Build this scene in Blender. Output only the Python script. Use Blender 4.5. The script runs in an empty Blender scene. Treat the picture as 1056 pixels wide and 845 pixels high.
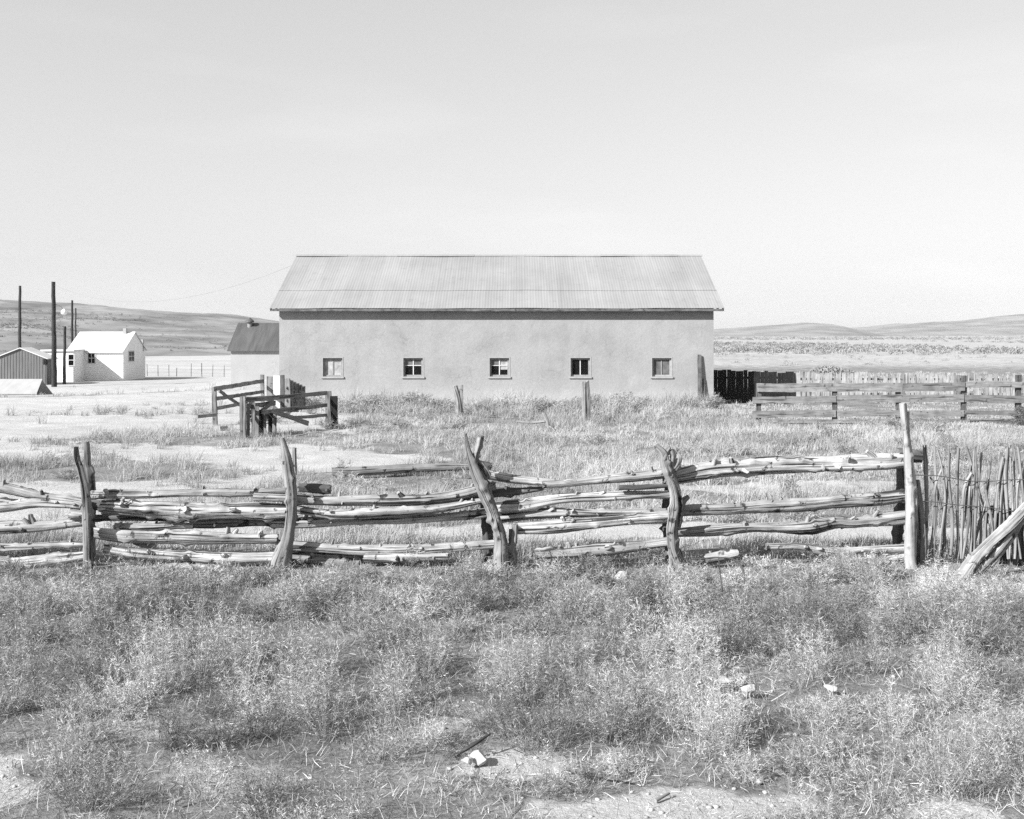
import bpy, bmesh, math, random
import numpy as np
from mathutils import Vector

SEED = 7
rng = np.random.default_rng(SEED)
random.seed(SEED)
S = bpy.context.scene
COL = S.collection
F = 1132.0            # focal length in photo pixels
CX, HY = 528.0, 345.0  # image centre column, horizon row
EYE = 3.0
SUN_EL, SUN_AZ = 32.5, 54.0   # elevation, and how far the sun stands to the left of straight behind the camera


# ------------------------------------------------------------------ terrain
def ss(a, b, t):
    t = np.clip((np.asarray(t, float) - a) / (b - a), 0, 1)
    return t * t * (3 - 2 * t)


def _hash(ix, iy, s):
    h = (ix.astype(np.int64) * 374761393 + iy.astype(np.int64) * 668265263 + s * 974634777) & 0xFFFFFFFF
    h = ((h ^ (h >> 13)) * 1274126177) & 0xFFFFFFFF
    h = h ^ (h >> 16)
    return (h & 0xFFFF) / 65535.0


def vnoise(x, y, s=0):
    x = np.asarray(x, float); y = np.asarray(y, float)
    ix = np.floor(x); iy = np.floor(y)
    fx = x - ix; fy = y - iy
    fx = fx * fx * (3 - 2 * fx); fy = fy * fy * (3 - 2 * fy)
    a = _hash(ix, iy, s); b = _hash(ix + 1, iy, s); c = _hash(ix, iy + 1, s); d = _hash(ix + 1, iy + 1, s)
    return (a * (1 - fx) + b * fx) * (1 - fy) + (c * (1 - fx) + d * fx) * fy


def fbm(x, y, s=0, o=4):
    t = 0; a = 0.5; n = 0
    for k in range(o):
        t = t + a * vnoise(np.asarray(x) * 2 ** k, np.asarray(y) * 2 ** k, s + k * 17); n += a; a *= .5
    return t / n


def zg(x, y):
    x = np.asarray(x, float); y = np.asarray(y, float)
    z = -1.0 * ss(46, 78, y) * ss(-13, -27, x)
    near = 1 - ss(60, 140, np.hypot(x, y))
    z = z + near * (0.16 * (fbm(x * .35, y * .35, 3, 3) - .5) + .05 * (fbm(x * 1.7, y * 1.7, 9, 2) - .5))
    z = z - .35 * (1 - ss(2, 6.2, y)) * 0
    return z


def bare(x, y):
    """1 where the soil is bare, 0 where grass or weeds cover it"""
    x = np.asarray(x, float); y = np.asarray(y, float)
    n = fbm(x * .45, y * .45, 21, 4); n2 = fbm(x * 1.6, y * 1.6, 22, 3)
    b = np.zeros_like(x + y)
    # foreground soil at the roadside
    def ell(cx, cy, rx, ry, k=1.0):
        d = np.hypot((x - cx) / rx, (y - cy) / ry) + (n2 - .5) * 1.5
        return k * (1 - ss(.75, 1.15, d))
    fg = np.maximum.reduce([ell(1.2, 6.95, 1.15, .36), ell(-1.75, 7.45, 1.0, .25, .5), ell(-3.65, 7.15, .6, .65), ell(2.7, 6.8, .4, .3),
                            ell(-.6, 6.4, 3.5, .35, .7), ell(0, 4.5, 9, 1.6), ell(-2.6, 8.35, .9, .18, .55), ell(.05, 7.7, .45, .25, .8),
                            ell(-.5, 8.7, .3, .5, .5)])
    # yard on the left
    yard = ss(-2.5, -6.0, x + (n - .5) * 9 + (y - 22) * .12) * ss(15.5, 17, y)
    stripes = np.maximum.reduce([
        (1 - ss(.7, 1.1, np.hypot((x + 9.5) / 4.0, (y - 24.2) / 2.0) + (n2 - .5) * .8)),
        (1 - ss(.7, 1.1, np.hypot((x + 7.5) / 5.5, (y - 31.5) / 2.3) + (n2 - .5) * .9)) * .9,
        (1 - ss(.7, 1.1, np.hypot((x + 15) / 8, (y - 42) / 1.6) + (n2 - .5) * .9)) * .12,
        (1 - ss(.7, 1.1, np.hypot((x + 24) / 9, (y - 60) / 3) + (n2 - .5) * .9)) * .6])
    yard = np.clip(yard * (1 - .85 * stripes) - (n < .33) * .25, 0, 1)
    sand = (1 - ss(.8, 1.15, np.hypot((x + 4.2) / 2.8, (y - 26.0) / 2.2) + (n2 - .5) * .8))
    sand = np.maximum(sand, 1 - ss(.8, 1.15, np.hypot((x - 3.4) / 5.5, (y - 16.8) / .7) + (n2 - .5) * .9) * 1.0)
    sand = np.maximum(sand, .8 * (1 - ss(.8, 1.15, np.hypot((x - 5.5) / 3.5, (y - 21.5) / .9) + (n2 - .5) * .9)))
    b = np.where(y < 14.6, fg, np.maximum(yard, sand))
    far = ss(70, 120, y) * .6 * ss(0, 8, x)
    return np.clip(np.maximum(b, far), 0, 1)


def P(px, py, D):
    return Vector(((px - CX) / F * D, D, EYE - (py - HY) / F * D))


def GX(px, D, dz=0.0):
    """ground point below column px at distance D"""
    x = (px - CX) / F * D
    return Vector((x, D, float(zg(x, D)) + dz))


# ------------------------------------------------------------------ materials
def new_mat(name):
    m = bpy.data.materials.new(name); m.use_nodes = True
    nt = m.node_tree
    for n in list(nt.nodes): nt.nodes.remove(n)
    out = nt.nodes.new('ShaderNodeOutputMaterial')
    bs = nt.nodes.new('ShaderNodeBsdfPrincipled')
    nt.links.new(bs.outputs[0], out.inputs[0])
    bs.inputs['Roughness'].default_value = .85
    bs.inputs['Specular IOR Level'].default_value = .2
    return m, nt, bs, out


def N(nt, typ, **kw):
    n = nt.nodes.new(typ)
    for k, v in kw.items():
        if k in n.inputs: n.inputs[k].default_value = v
        else: setattr(n, k, v)
    return n


def ramp(nt, fac, stops):
    r = nt.nodes.new('ShaderNodeValToRGB')
    e = r.color_ramp.elements
    while len(e) > 1: e.remove(e[-1])
    for i, (p, v) in enumerate(stops):
        q = e[0] if i == 0 else e.new(p)
        q.position = p; q.color = (v, v, v, 1)
    nt.links.new(fac, r.inputs[0])
    return r.outputs[0]


def mul(nt, a, b, op='MULTIPLY'):
    n = nt.nodes.new('ShaderNodeMath'); n.operation = op
    for i, v in enumerate((a, b)):
        if isinstance(v, (int, float)): n.inputs[i].default_value = v
        else: nt.links.new(v, n.inputs[i])
    return n.outputs[0]


def bump(nt, bs, h, dist, strength=1.0):
    b = nt.nodes.new('ShaderNodeBump'); b.inputs['Distance'].default_value = dist
    b.inputs['Strength'].default_value = strength
    nt.links.new(h, b.inputs['Height']); nt.links.new(b.outputs[0], bs.inputs['Normal'])


def wood(name, lo, hi, crack=.6, blot=.5, across=38, rough=.9, bd=.006):
    """weathered timber; grain runs along v of the UV map (metres)"""
    m, nt, bs, out = new_mat(name)
    tc = N(nt, 'ShaderNodeTexCoord'); oi = N(nt, 'ShaderNodeObjectInfo')
    mp = N(nt, 'ShaderNodeMapping'); mp.inputs['Scale'].default_value = (across, 1.6, 1)
    nt.links.new(tc.outputs['UV'], mp.inputs[0])
    off = N(nt, 'ShaderNodeVectorMath', operation='ADD')
    nt.links.new(mp.outputs[0], off.inputs[0])
    sc = N(nt, 'ShaderNodeVectorMath', operation='SCALE'); sc.inputs['Scale'].default_value = 37
    cmb = N(nt, 'ShaderNodeCombineXYZ')
    nt.links.new(oi.outputs['Random'], cmb.inputs[2]); nt.links.new(cmb.outputs[0], sc.inputs[0]); nt.links.new(sc.outputs[0], off.inputs[1])
    n1 = N(nt, 'ShaderNodeTexNoise', Scale=1.0, Detail=5.0, Roughness=.6); nt.links.new(off.outputs[0], n1.inputs['Vector'])
    n2 = N(nt, 'ShaderNodeTexNoise', Scale=3.2, Detail=4.0); nt.links.new(tc.outputs['Object'], n2.inputs['Vector'])
    mp2 = N(nt, 'ShaderNodeMapping'); mp2.inputs['Scale'].default_value = (across * .45, .55, 1)
    nt.links.new(off.outputs[0], mp2.inputs[0]); mp2.inputs['Scale'].default_value = (.9, .6, 1)
    n3 = N(nt, 'ShaderNodeTexNoise', Scale=1.0, Detail=2.0); nt.links.new(mp2.outputs[0], n3.inputs['Vector'])
    g = ramp(nt, n1.outputs[0], [(.25, lo), (.75, hi)])
    b = ramp(nt, n2.outputs[0], [(.3, 1 - blot), (.65, 1.0)])
    c = ramp(nt, n3.outputs[0], [(.35, 1 - crack), (.42, 1.0)])
    n4 = N(nt, 'ShaderNodeTexNoise', Scale=7, Detail=5.0); nt.links.new(tc.outputs['Object'], n4.inputs['Vector'])
    c = mul(nt, c, ramp(nt, n4.outputs[0], [(.31, 1 - crack), (.39, 1.0)]))
    v = mul(nt, mul(nt, g, b), c)
    rv = N(nt, 'ShaderNodeMapRange'); rv.inputs[3].default_value = .82; rv.inputs[4].default_value = 1.12
    nt.links.new(oi.outputs['Random'], rv.inputs[0])
    v = mul(nt, v, rv.outputs[0])
    nt.links.new(v, bs.inputs['Base Color'])
    h = mul(nt, n1.outputs[0], c, 'ADD')
    bump(nt, bs, h, bd)
    bs.inputs['Roughness'].default_value = rough
    return m


def mottled(name, lo, hi, scale=2.0, detail=5.0, bd=.0, bscale=40, rough=.9, stretch=(1, 1, 1)):
    m, nt, bs, out = new_mat(name)
    tc = N(nt, 'ShaderNodeTexCoord')
    mp = N(nt, 'ShaderNodeMapping'); mp.inputs['Scale'].default_value = stretch
    nt.links.new(tc.outputs['Object'], mp.inputs[0])
    n1 = N(nt, 'ShaderNodeTexNoise', Scale=scale, Detail=detail, Roughness=.6); nt.links.new(mp.outputs[0], n1.inputs['Vector'])
    v = ramp(nt, n1.outputs[0], [(.28, lo), (.72, hi)])
    nt.links.new(v, bs.inputs['Base Color'])
    bs.inputs['Roughness'].default_value = rough
    if bd:
        n2 = N(nt, 'ShaderNodeTexNoise', Scale=bscale, Detail=4.0); nt.links.new(tc.outputs['Object'], n2.inputs['Vector'])
        bump(nt, bs, n2.outputs[0], bd)
    return m


def stucco():
    m, nt, bs, out = new_mat('adobe plaster')
    tc = N(nt, 'ShaderNodeTexCoord')
    n1 = N(nt, 'ShaderNodeTexNoise', Scale=.55, Detail=6.0, Roughness=.62); nt.links.new(tc.outputs['Object'], n1.inputs['Vector'])
    mp = N(nt, 'ShaderNodeMapping'); mp.inputs['Scale'].default_value = (2.6, 2.6, .35)
    nt.links.new(tc.outputs['Object'], mp.inputs[0])
    n2 = N(nt, 'ShaderNodeTexNoise', Scale=1.0, Detail=5.0); nt.links.new(mp.outputs[0], n2.inputs['Vector'])
    n3 = N(nt, 'ShaderNodeTexNoise', Scale=9, Detail=5.0); nt.links.new(tc.outputs['Object'], n3.inputs['Vector'])
    a = ramp(nt, n1.outputs[0], [(.28, .24), (.5, .292), (.62, .305), (.75, .36)])
    b = ramp(nt, n2.outputs[0], [(.3, .95), (.6, 1.0)])
    c = ramp(nt, n3.outputs[0], [(.3, .93), (.7, 1.05)])
    # splash band of paler, eroded plaster low on the wall
    sp = N(nt, 'ShaderNodeSeparateXYZ'); nt.links.new(tc.outputs['Object'], sp.inputs[0])
    zz = mul(nt, sp.outputs[2], mul(nt, n1.outputs[0], 1.6), 'ADD')
    lowband = ramp(nt, mul(nt, zz, .4), [(.50, 1.22), (.64, 1.06), (.80, 1.0)])
    v = mul(nt, mul(nt, mul(nt, a, b), c), lowband)
    # hairline cracks and old patches
    wob = N(nt, 'ShaderNodeTexNoise', Scale=1.7, Detail=4.0); nt.links.new(tc.outputs['Object'], wob.inputs['Vector'])
    ad = N(nt, 'ShaderNodeVectorMath', operation='ADD'); nt.links.new(tc.outputs['Object'], ad.inputs[0]); nt.links.new(wob.outputs[1], ad.inputs[1])
    vo = N(nt, 'ShaderNodeTexVoronoi', feature='DISTANCE_TO_EDGE', Scale=.55); nt.links.new(ad.outputs[0], vo.inputs['Vector'])
    gate = ramp(nt, n1.outputs[0], [(.46, 1.0), (.52, 0.0)])
    cr = mul(nt, ramp(nt, vo.outputs['Distance'], [(.004, .13), (.012, 0)]), gate)
    v = mul(nt, v, mul(nt, 1.0, cr, 'SUBTRACT'))
    vp = N(nt, 'ShaderNodeTexVoronoi', feature='F1', Scale=.42); nt.links.new(ad.outputs[0], vp.inputs['Vector'])
    pc = N(nt, 'ShaderNodeSeparateColor'); nt.links.new(vp.outputs['Color'], pc.inputs[0])
    v = mul(nt, v, ramp(nt, pc.outputs[0], [(0, .965), (.5, 1.0), (1, 1.03)]))
    nt.links.new(v, bs.inputs['Base Color'])
    n4 = N(nt, 'ShaderNodeTexNoise', Scale=14, Detail=6.0); nt.links.new(tc.outputs['Object'], n4.inputs['Vector'])
    bump(nt, bs, n4.outputs[0], .006)
    bs.inputs['Roughness'].default_value = .95
    return m


def sheet_metal(name, lo, hi, streak=9.0, rough=.55, sheets=0):
    m, nt, bs, out = new_mat(name)
    tc = N(nt, 'ShaderNodeTexCoord')
    mp = N(nt, 'ShaderNodeMapping'); mp.inputs['Scale'].default_value = (streak, .35, .35)
    nt.links.new(tc.outputs['Object'], mp.inputs[0])
    n1 = N(nt, 'ShaderNodeTexNoise', Scale=1.0, Detail=3.0); nt.links.new(mp.outputs[0], n1.inputs['Vector'])
    n2 = N(nt, 'ShaderNodeTexNoise', Scale=.5, Detail=4.0); nt.links.new(tc.outputs['Object'], n2.inputs['Vector'])
    a = ramp(nt, n1.outputs[0], [(.3, lo), (.7, hi)])
    b = ramp(nt, n2.outputs[0], [(.3, .88), (.65, 1.03)])
    v = mul(nt, a, b)
    if sheets:   # each sheet weathered a little differently
        sp = N(nt, 'ShaderNodeSeparateXYZ'); nt.links.new(tc.outputs['Object'], sp.inputs[0])
        fl2 = N(nt, 'ShaderNodeMath', operation='FLOOR'); nt.links.new(mul(nt, sp.outputs[0], 1 / sheets), fl2.inputs[0])
        wn = N(nt, 'ShaderNodeTexWhiteNoise', noise_dimensions='1D'); nt.links.new(fl2.outputs[0], wn.inputs['W'])
        v = mul(nt, v, ramp(nt, wn.outputs[0], [(0, .94), (1, 1.04)]))
        n5 = N(nt, 'ShaderNodeTexNoise', Scale=2.3, Detail=6.0, Roughness=.7); nt.links.new(tc.outputs['Object'], n5.inputs['Vector'])
        v = mul(nt, v, ramp(nt, n5.outputs[0], [(.30, .84), (.42, 1.0)]))
    nt.links.new(v, bs.inputs['Base Color'])
    bs.inputs['Roughness'].default_value = rough
    bs.inputs['Specular IOR Level'].default_value = .35
    return m


def blade_mat(name, lo, hi, trans=.3):
    m, nt, bs, out = new_mat(name)
    at = N(nt, 'ShaderNodeAttribute', attribute_name='tone')
    v = ramp(nt, at.outputs['Fac'], [(0, lo), (1, hi)])
    nt.nodes.remove(bs)
    d = N(nt, 'ShaderNodeBsdfDiffuse'); t = N(nt, 'ShaderNodeBsdfTranslucent')
    mx = N(nt, 'ShaderNodeMixShader'); mx.inputs[0].default_value = trans
    nt.links.new(v, d.inputs[0]); nt.links.new(v, t.inputs[0])
    nt.links.new(d.outputs[0], mx.inputs[1]); nt.links.new(t.outputs[0], mx.inputs[2])
    nt.links.new(mx.outputs[0], out.inputs[0])
    return m


def ground_mat():
    m, nt, bs, out = new_mat('sandy soil with dry litter')
    g = N(nt, 'ShaderNodeNewGeometry')
    at = N(nt, 'ShaderNodeAttribute', attribute_name='bare')
    n1 = N(nt, 'ShaderNodeTexNoise', Scale=.9, Detail=8.0, Roughness=.65); nt.links.new(g.outputs['Position'], n1.inputs['Vector'])
    n2 = N(nt, 'ShaderNodeTexNoise', Scale=16, Detail=6.0, Roughness=.7); nt.links.new(g.outputs['Position'], n2.inputs['Vector'])
    n3 = N(nt, 'ShaderNodeTexNoise', Scale=.05, Detail=7.0, Roughness=.6); nt.links.new(g.outputs['Position'], n3.inputs['Vector'])
    sand = mul(nt, ramp(nt, n1.outputs[0], [(.3, .35), (.65, .45)]), ramp(nt, n2.outputs[0], [(.3, .78), (.6, 1.02)]))
    lit = mul(nt, ramp(nt, n1.outputs[0], [(.3, .14), (.7, .28)]), ramp(nt, n2.outputs[0], [(.35, .6), (.6, 1.05)]))
    mx = N(nt, 'ShaderNodeMix', data_type='FLOAT')
    f = mul(nt, at.outputs['Fac'], mul(nt, mul(nt, n1.outputs[0], .5, 'SUBTRACT'), .9), 'ADD')
    nt.links.new(ramp(nt, f, [(.25, 0), (.7, 1)]), mx.inputs[0])
    nt.links.new(lit, mx.inputs[2]); nt.links.new(sand, mx.inputs[3])
    v = mul(nt, mx.outputs[0], ramp(nt, n3.outputs[0], [(.3, .84), (.6, 1.05)]))
    nt.links.new(v, bs.inputs['Base Color'])
    h = mul(nt, n2.outputs[0], n1.outputs[0], 'ADD')
    bump(nt, bs, h, .03)
    bs.inputs['Roughness'].default_value = 1
    bs.inputs['Specular IOR Level'].default_value = .05
    return m


M = {}
M['log'] = wood('bleached log', .15, .57, crack=.85, blot=.42, across=46, bd=.02)
M['post'] = wood('weathered post', .10, .33, crack=.85, blot=.35, across=40, bd=.012)
M['dark_log'] = wood('dark bark and painted shade', .07, .16, crack=.5, blot=.4, across=12, bd=.012)
M['endgrain'] = mottled('log end grain', .08, .18, scale=18)
M['stick'] = wood('grey brush stick', .10, .40, crack=.5, blot=.3, across=30, bd=.003)
M['board'] = wood('weathered board', .13, .30, crack=.6, blot=.35, across=16)
M['pale_board'] = wood('pale weathered board', .20, .44, crack=.45, blot=.3, across=16)
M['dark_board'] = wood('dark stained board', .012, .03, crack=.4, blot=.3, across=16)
M['picket'] = wood('silvered picket', .24, .50, crack=.5, blot=.35, across=16)
M['pole'] = wood('creosoted pole', .03, .065, crack=.3, blot=.3, across=16)
M['stucco'] = stucco()
M['roof'] = sheet_metal('galvanised roofing', .235, .27, sheets=.66)
M['eave'] = wood('eave timber', .10, .2)
M['white_frame'] = mottled('chalky white paint', .45, .6, scale=6)
M['grey_frame'] = mottled('flaking grey paint', .17, .32, scale=10)
M['casing'] = mottled('limewashed casing', .24, .36, scale=7)
M['sill'] = mottled('worn pale sill', .26, .36, scale=8)
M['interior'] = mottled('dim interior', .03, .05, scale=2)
M['shed_wall'] = mottled('whitewashed plaster', .29, .34, scale=1.2, bd=.006)
M['shed_roof'] = sheet_metal('dark sheet roofing', .06, .10, streak=4)
M['house_wall'] = mottled('white clapboard paint', .72, .82, scale=1.5)
M['house_roof'] = sheet_metal('bright metal roofing', .5, .58, streak=2)
M['garage_wall'] = mottled('dark garage boards', .10, .17, scale=1.3, stretch=(8, 1, .6))
M['slab'] = mottled('pale cellar roofing', .29, .36, scale=1.2, stretch=(3, 1, 1))
M['slab_side'] = mottled('dark cellar side', .12, .2, scale=2)
M['black_pane'] = None
M['rock'] = mottled('pale stone', .28, .48, scale=9, bd=.01, bscale=22)
M['pebble'] = mottled('pebbles and clods', .2, .5, scale=6)
M['wire'] = mottled('rusty wire', .05, .1, scale=30)
M['cable'] = mottled('overhead cable', .11, .13, scale=1)
M['weed'] = blade_mat('weed stems', .07, .62, .12)
M['grass'] = blade_mat('dry grass blades', .24, .52, .35)
M['scrub'] = blade_mat('scrub leaves', .11, .34, .15)
M['hill'] = mottled('scrubby hillside', .065, .29, scale=.05, detail=12, bd=.0)
M['far_hill'] = mottled('far hillside', .11, .28, scale=.010, detail=12)
M['lamp_glass'] = mottled('white lamp shade', .75, .8, scale=3)
M['ground'] = ground_mat()


def glass(name, base, rough=.08):
    m, nt, bs, out = new_mat(name)
    tc = N(nt, 'ShaderNodeTexCoord')
    n1 = N(nt, 'ShaderNodeTexNoise', Scale=5, Detail=5.0); nt.links.new(tc.outputs['Object'], n1.inputs['Vector'])
    nt.links.new(ramp(nt, n1.outputs[0], [(.35, base * .7), (.7, base * 1.3)]), bs.inputs['Base Color'])
    bs.inputs['Roughness'].default_value = rough
    bs.inputs['Specular IOR Level'].default_value = .25
    return m


M['black_pane'] = glass('dark window pane', .008)
M['reflection_pane'] = glass('pane with painted reflection', .12, .4)  # lighter grey paints the reflections in the upper glass
M['white_pane'] = glass('white pane', .33, .6)
M['screen'] = glass('grey window screen', .12, .8)


# ------------------------------------------------------------------ mesh helpers
class MB:
    def __init__(self):
        self.v = []; self.f = []; self.uv = []; self.mi = []

    def add(self, verts, faces, uvs=None, mi=0):
        o = len(self.v)
        self.v += [tuple(p) for p in verts]
        for i, f in enumerate(faces):
            self.f.append([o + k for k in f]); self.mi.append(mi)
            self.uv.append(uvs[i] if uvs else [(0, 0)] * len(f))

    def box(self, p0, p1, w, t, up=(0, 0, 1), mi=0, warp=0.0):
        """board from p0 to p1: w across (along up made square to it), t thick"""
        p0 = Vector(p0); p1 = Vector(p1); d = p1 - p0; L = d.length; d.normalize()
        up = Vector(up); s = d.cross(up)
        if s.length < 1e-4: s = d.cross(Vector((0, 1, 0)))
        s.normalize(); u = s.cross(d).normalized()
        n = max(1, int(L / .35)) if warp else 1
        vs = []
        for k in range(n + 1):
            q = p0 + d * (L * k / n)
            ww, wt = w, t
            if warp:
                q = q + u * random.uniform(-warp, warp) + s * random.uniform(-warp, warp)
                ww = w * random.uniform(.9, 1.08)
            for a, b in ((-1, -1), (1, -1), (1, 1), (-1, 1)):
                j = random.uniform(-.04, .04) * w if warp and k in (0, n) else 0
                vs.append(q + s * (a * wt / 2) + u * (b * ww / 2) + d * j)
        fs = []; uv = []; o = random.random() * 5
        for k in range(n):
            for e in range(4):
                a = 4 * k + e; b = 4 * k + (e + 1) % 4
                fs.append([a, b, b + 4, a + 4])
                v0 = L * k / n + o; v1 = L * (k + 1) / n + o
                wa = t if e in (0, 2) else w
                uv.append([(e * .7, v0), (e * .7 + wa, v0), (e * .7 + wa, v1), (e * .7, v1)])
        fs += [[3, 2, 1, 0], [4 * n, 4 * n + 1, 4 * n + 2, 4 * n + 3]]
        uv += [[(0, 0), (t, 0), (t, .05), (0, .05)]] * 2
        self.add(vs, fs, uv, mi)

    def cuboid(self, x0, x1, y0, y1, z0, z1, mi=0):
        vs = [(x, y, z) for z in (z0, z1) for y in (y0, y1) for x in (x0, x1)]
        fs = [[0, 2, 3, 1], [4, 5, 7, 6], [0, 1, 5, 4], [2, 6, 7, 3], [0, 4, 6, 2], [1, 3, 7, 5]]
        lx, ly, lz = x1 - x0, y1 - y0, z1 - z0
        q = lambda a, b: [(0, 0), (a, 0), (a, b), (0, b)]
        self.add(vs, fs, [q(ly, lx), q(lx, ly), q(lx, lz), q(ly, lz), q(ly, lz), q(ly, lz)], mi)

    def tube(self, pts, radii, sides=12, seg=.12, rough=.12, knots=0, bend=0.0, seed=0, end_mi=0, mi=0, flat=1.0, raw_end=True, groove=None):
        """round timber along a polyline, with lumps, grooves and knots"""
        r = np.random.default_rng(seed)
        groove = rough * .75 if groove is None else groove
        p = np.array([list(q) for q in pts], float); R = np.array(radii, float)
        if len(R) != len(p): R = np.interp(np.linspace(0, 1, len(p)), np.linspace(0, 1, len(R)), R)
        # Catmull-Rom resample
        pe = np.vstack([2 * p[0] - p[1], p, 2 * p[-1] - p[-2]])
        out = []; outr = []
        for i in range(len(p) - 1):
            L = np.linalg.norm(p[i + 1] - p[i]); n = max(2, int(L / seg))
            for k in range(n):
                t = k / n
                a, b, c, d = pe[i], pe[i + 1], pe[i + 2], pe[i + 3]
                out.append(.5 * (2 * b + (c - a) * t + (2 * a - 5 * b + 4 * c - d) * t * t + (3 * b - a - 3 * c + d) * t ** 3))
                outr.append(R[i] * (1 - t) + R[i + 1] * t)
        out.append(p[-1]); outr.append(R[-1])
        C = np.array(out); R = np.array(outr); n = len(C)
        s = np.concatenate([[0], np.cumsum(np.linalg.norm(np.diff(C, axis=0), axis=1))])
        if bend:
            for ax in (0, 2):
                ph = r.uniform(0, 6.28, 3); k = r.uniform(.6, 1.4, 3)
                env = np.minimum(1, np.minimum(s, s[-1] - s) / .3)
                C[:, ax] += bend * env * (np.sin(s * 2.1 * k[0] + ph[0]) + .5 * np.sin(s * 4.7 * k[1] + ph[1]))
        T = np.gradient(C, axis=0); T /= np.linalg.norm(T, axis=1)[:, None]
        ref = np.array([0, 1., 0]) if abs(T[0][1]) < .8 else np.array([1., 0, 0])
        u = np.cross(T[0], ref); u /= np.linalg.norm(u)
        ang = np.linspace(0, 2 * math.pi, sides, endpoint=False)
        ph = r.uniform(0, 6.28, 4)
        gr = r.normal(0, 1, (sides, 3)); gf = r.uniform(1.5, 6, (sides, 3)); gp = r.uniform(0, 6.28, (sides, 3))
        kn = [(r.uniform(.1, .9) * s[-1], r.uniform(0, 6.28), r.uniform(.25, .6)) for _ in range(knots)]
        verts = []
        for i in range(n):
            u = u - T[i] * np.dot(u, T[i]); u /= np.linalg.norm(u); w = np.cross(T[i], u)
            rr = R[i] * (1 + rough * (.5 * np.sin(2 * ang + ph[0] + s[i] * .8) + .35 * np.sin(3 * ang + ph[1] - s[i] * 1.3)
                                      + .3 * np.sin(5 * ang + ph[2] + s[i] * .5)) + r.normal(0, rough * .12, sides)
                         + groove * (gr[:, 0] * .7 + gr[:, 1] * .6 * np.sin(s[i] * gf[:, 1] + gp[:, 1]))
                         + rough * .5 * math.sin(s[i] * 5.3 + ph[3]))
            for (ks, ka, kh) in kn:
                da = np.abs((ang - ka + math.pi) % (2 * math.pi) - math.pi)
                rr = rr + R[i] * kh * 1.25 * math.exp(-((s[i] - ks) / (.35 * R[i] + .014)) ** 2) * np.exp(-(da / .45) ** 2)
            for k in range(sides):
                q = C[i] + (u * math.cos(ang[k]) + w * math.sin(ang[k]) * flat) * rr[k]
                if raw_end and i in (0, n - 1): q = q + T[i] * r.normal(0, .18) * R[i]
                verts.append(q)
        fs = []; uv = []; circ = 2 * math.pi * float(R.mean()); off = r.uniform(0, 9)
        for i in range(n - 1):
            for k in range(sides):
                k2 = (k + 1) % sides
                fs.append([i * sides + k, i * sides + k2, (i + 1) * sides + k2, (i + 1) * sides + k])
                a, b = circ * k / sides, circ * (k + 1) / sides
                uv.append([(a, s[i] + off), (b, s[i] + off), (b, s[i + 1] + off), (a, s[i + 1] + off)])
        self.add(verts, fs, uv, mi)
        for e, base in ((0, 0), (1, (n - 1) * sides)):
            c = C[0] - T[0] * R[0] * .15 if e == 0 else C[-1] + T[-1] * R[-1] * .15
            ring = [verts[base + k] for k in range(sides)]
            vs = [c] + ring
            ff = [[0, 1 + (k + 1) % sides, 1 + k] if e == 0 else [0, 1 + k, 1 + (k + 1) % sides] for k in range(sides)]
            self.add(vs, ff, [[(0, 0), (.02, .02), (.02, 0)]] * sides, end_mi)
        return self

    def build(self, name, mat, parent=None, loc=(0, 0, 0), smooth=False):
        me = bpy.data.meshes.new(name)
        base = parent.location if parent is not None and parent.parent is None else None
        o = Vector(loc)
        if parent is not None:
            o = Vector((0, 0, 0)); q = parent
            while q is not None: o = o + q.location; q = q.parent
        me.from_pydata([(a - o.x, b - o.y, c - o.z) for a, b, c in self.v], [], self.f)
        uvl = me.uv_layers.new(name='UVMap')
        flat = np.array([c for f in self.uv for q in f for c in q], np.float32)
        uvl.data.foreach_set('uv', flat)
        mats = mat if isinstance(mat, (list, tuple)) else [mat]
        for m in mats: me.materials.append(m)
        me.polygons.foreach_set('material_index', np.array(self.mi, np.int32))
        if smooth: me.polygons.foreach_set('use_smooth', np.ones(len(self.f), bool))
        me.update()
        ob = bpy.data.objects.new(name, me); COL.objects.link(ob)
        if parent is not None: ob.parent = parent
        else: ob.location = o
        return ob


def tag(o, label=None, cat=None, group=None, kind=None):
    if label: o['label'] = label
    if cat: o['category'] = cat
    if group: o['group'] = group
    if kind: o['kind'] = kind
    return o


def thing(name, label, cat, loc, group=None):
    o = bpy.data.objects.new(name, None); COL.objects.link(o); o.location = loc
    o.empty_display_size = .3
    return tag(o, label, cat, group)


def tri_mesh(name, V, T, mat, tone=None, kind=None, label=None, cat=None):
    me = bpy.data.meshes.new(name)
    nv, nt_ = len(V), len(T)
    me.vertices.add(nv); me.vertices.foreach_set('co', np.ascontiguousarray(V, np.float32).ravel())
    me.loops.add(nt_ * 3); me.loops.foreach_set('vertex_index', np.ascontiguousarray(T, np.int32).ravel())
    me.polygons.add(nt_); me.polygons.foreach_set('loop_start', np.arange(0, nt_ * 3, 3, dtype=np.int32))
    me.polygons.foreach_set('loop_total', np.full(nt_, 3, np.int32))
    me.update(calc_edges=True)
    if tone is not None:
        a = me.attributes.new('tone', 'FLOAT', 'POINT'); a.data.foreach_set('value', np.ascontiguousarray(tone, np.float32))
    me.materials.append(mat)
    o = bpy.data.objects.new(name, me); COL.objects.link(o)
    return tag(o, label, cat, None, kind)


# ------------------------------------------------------------------ ground
def axis(lo, hi, fine_lo, fine_hi, step, grow=1.16):
    a = list(np.arange(fine_lo, fine_hi + 1e-6, step)); s = step
    b = []
    x = a[-1]
    while x < hi: s *= grow; x += s; b.append(x)
    s = step; x = a[0]; c = []
    while x > lo: s *= grow; x -= s; c.append(x)
    return np.array(c[::-1] + a + b)


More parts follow.
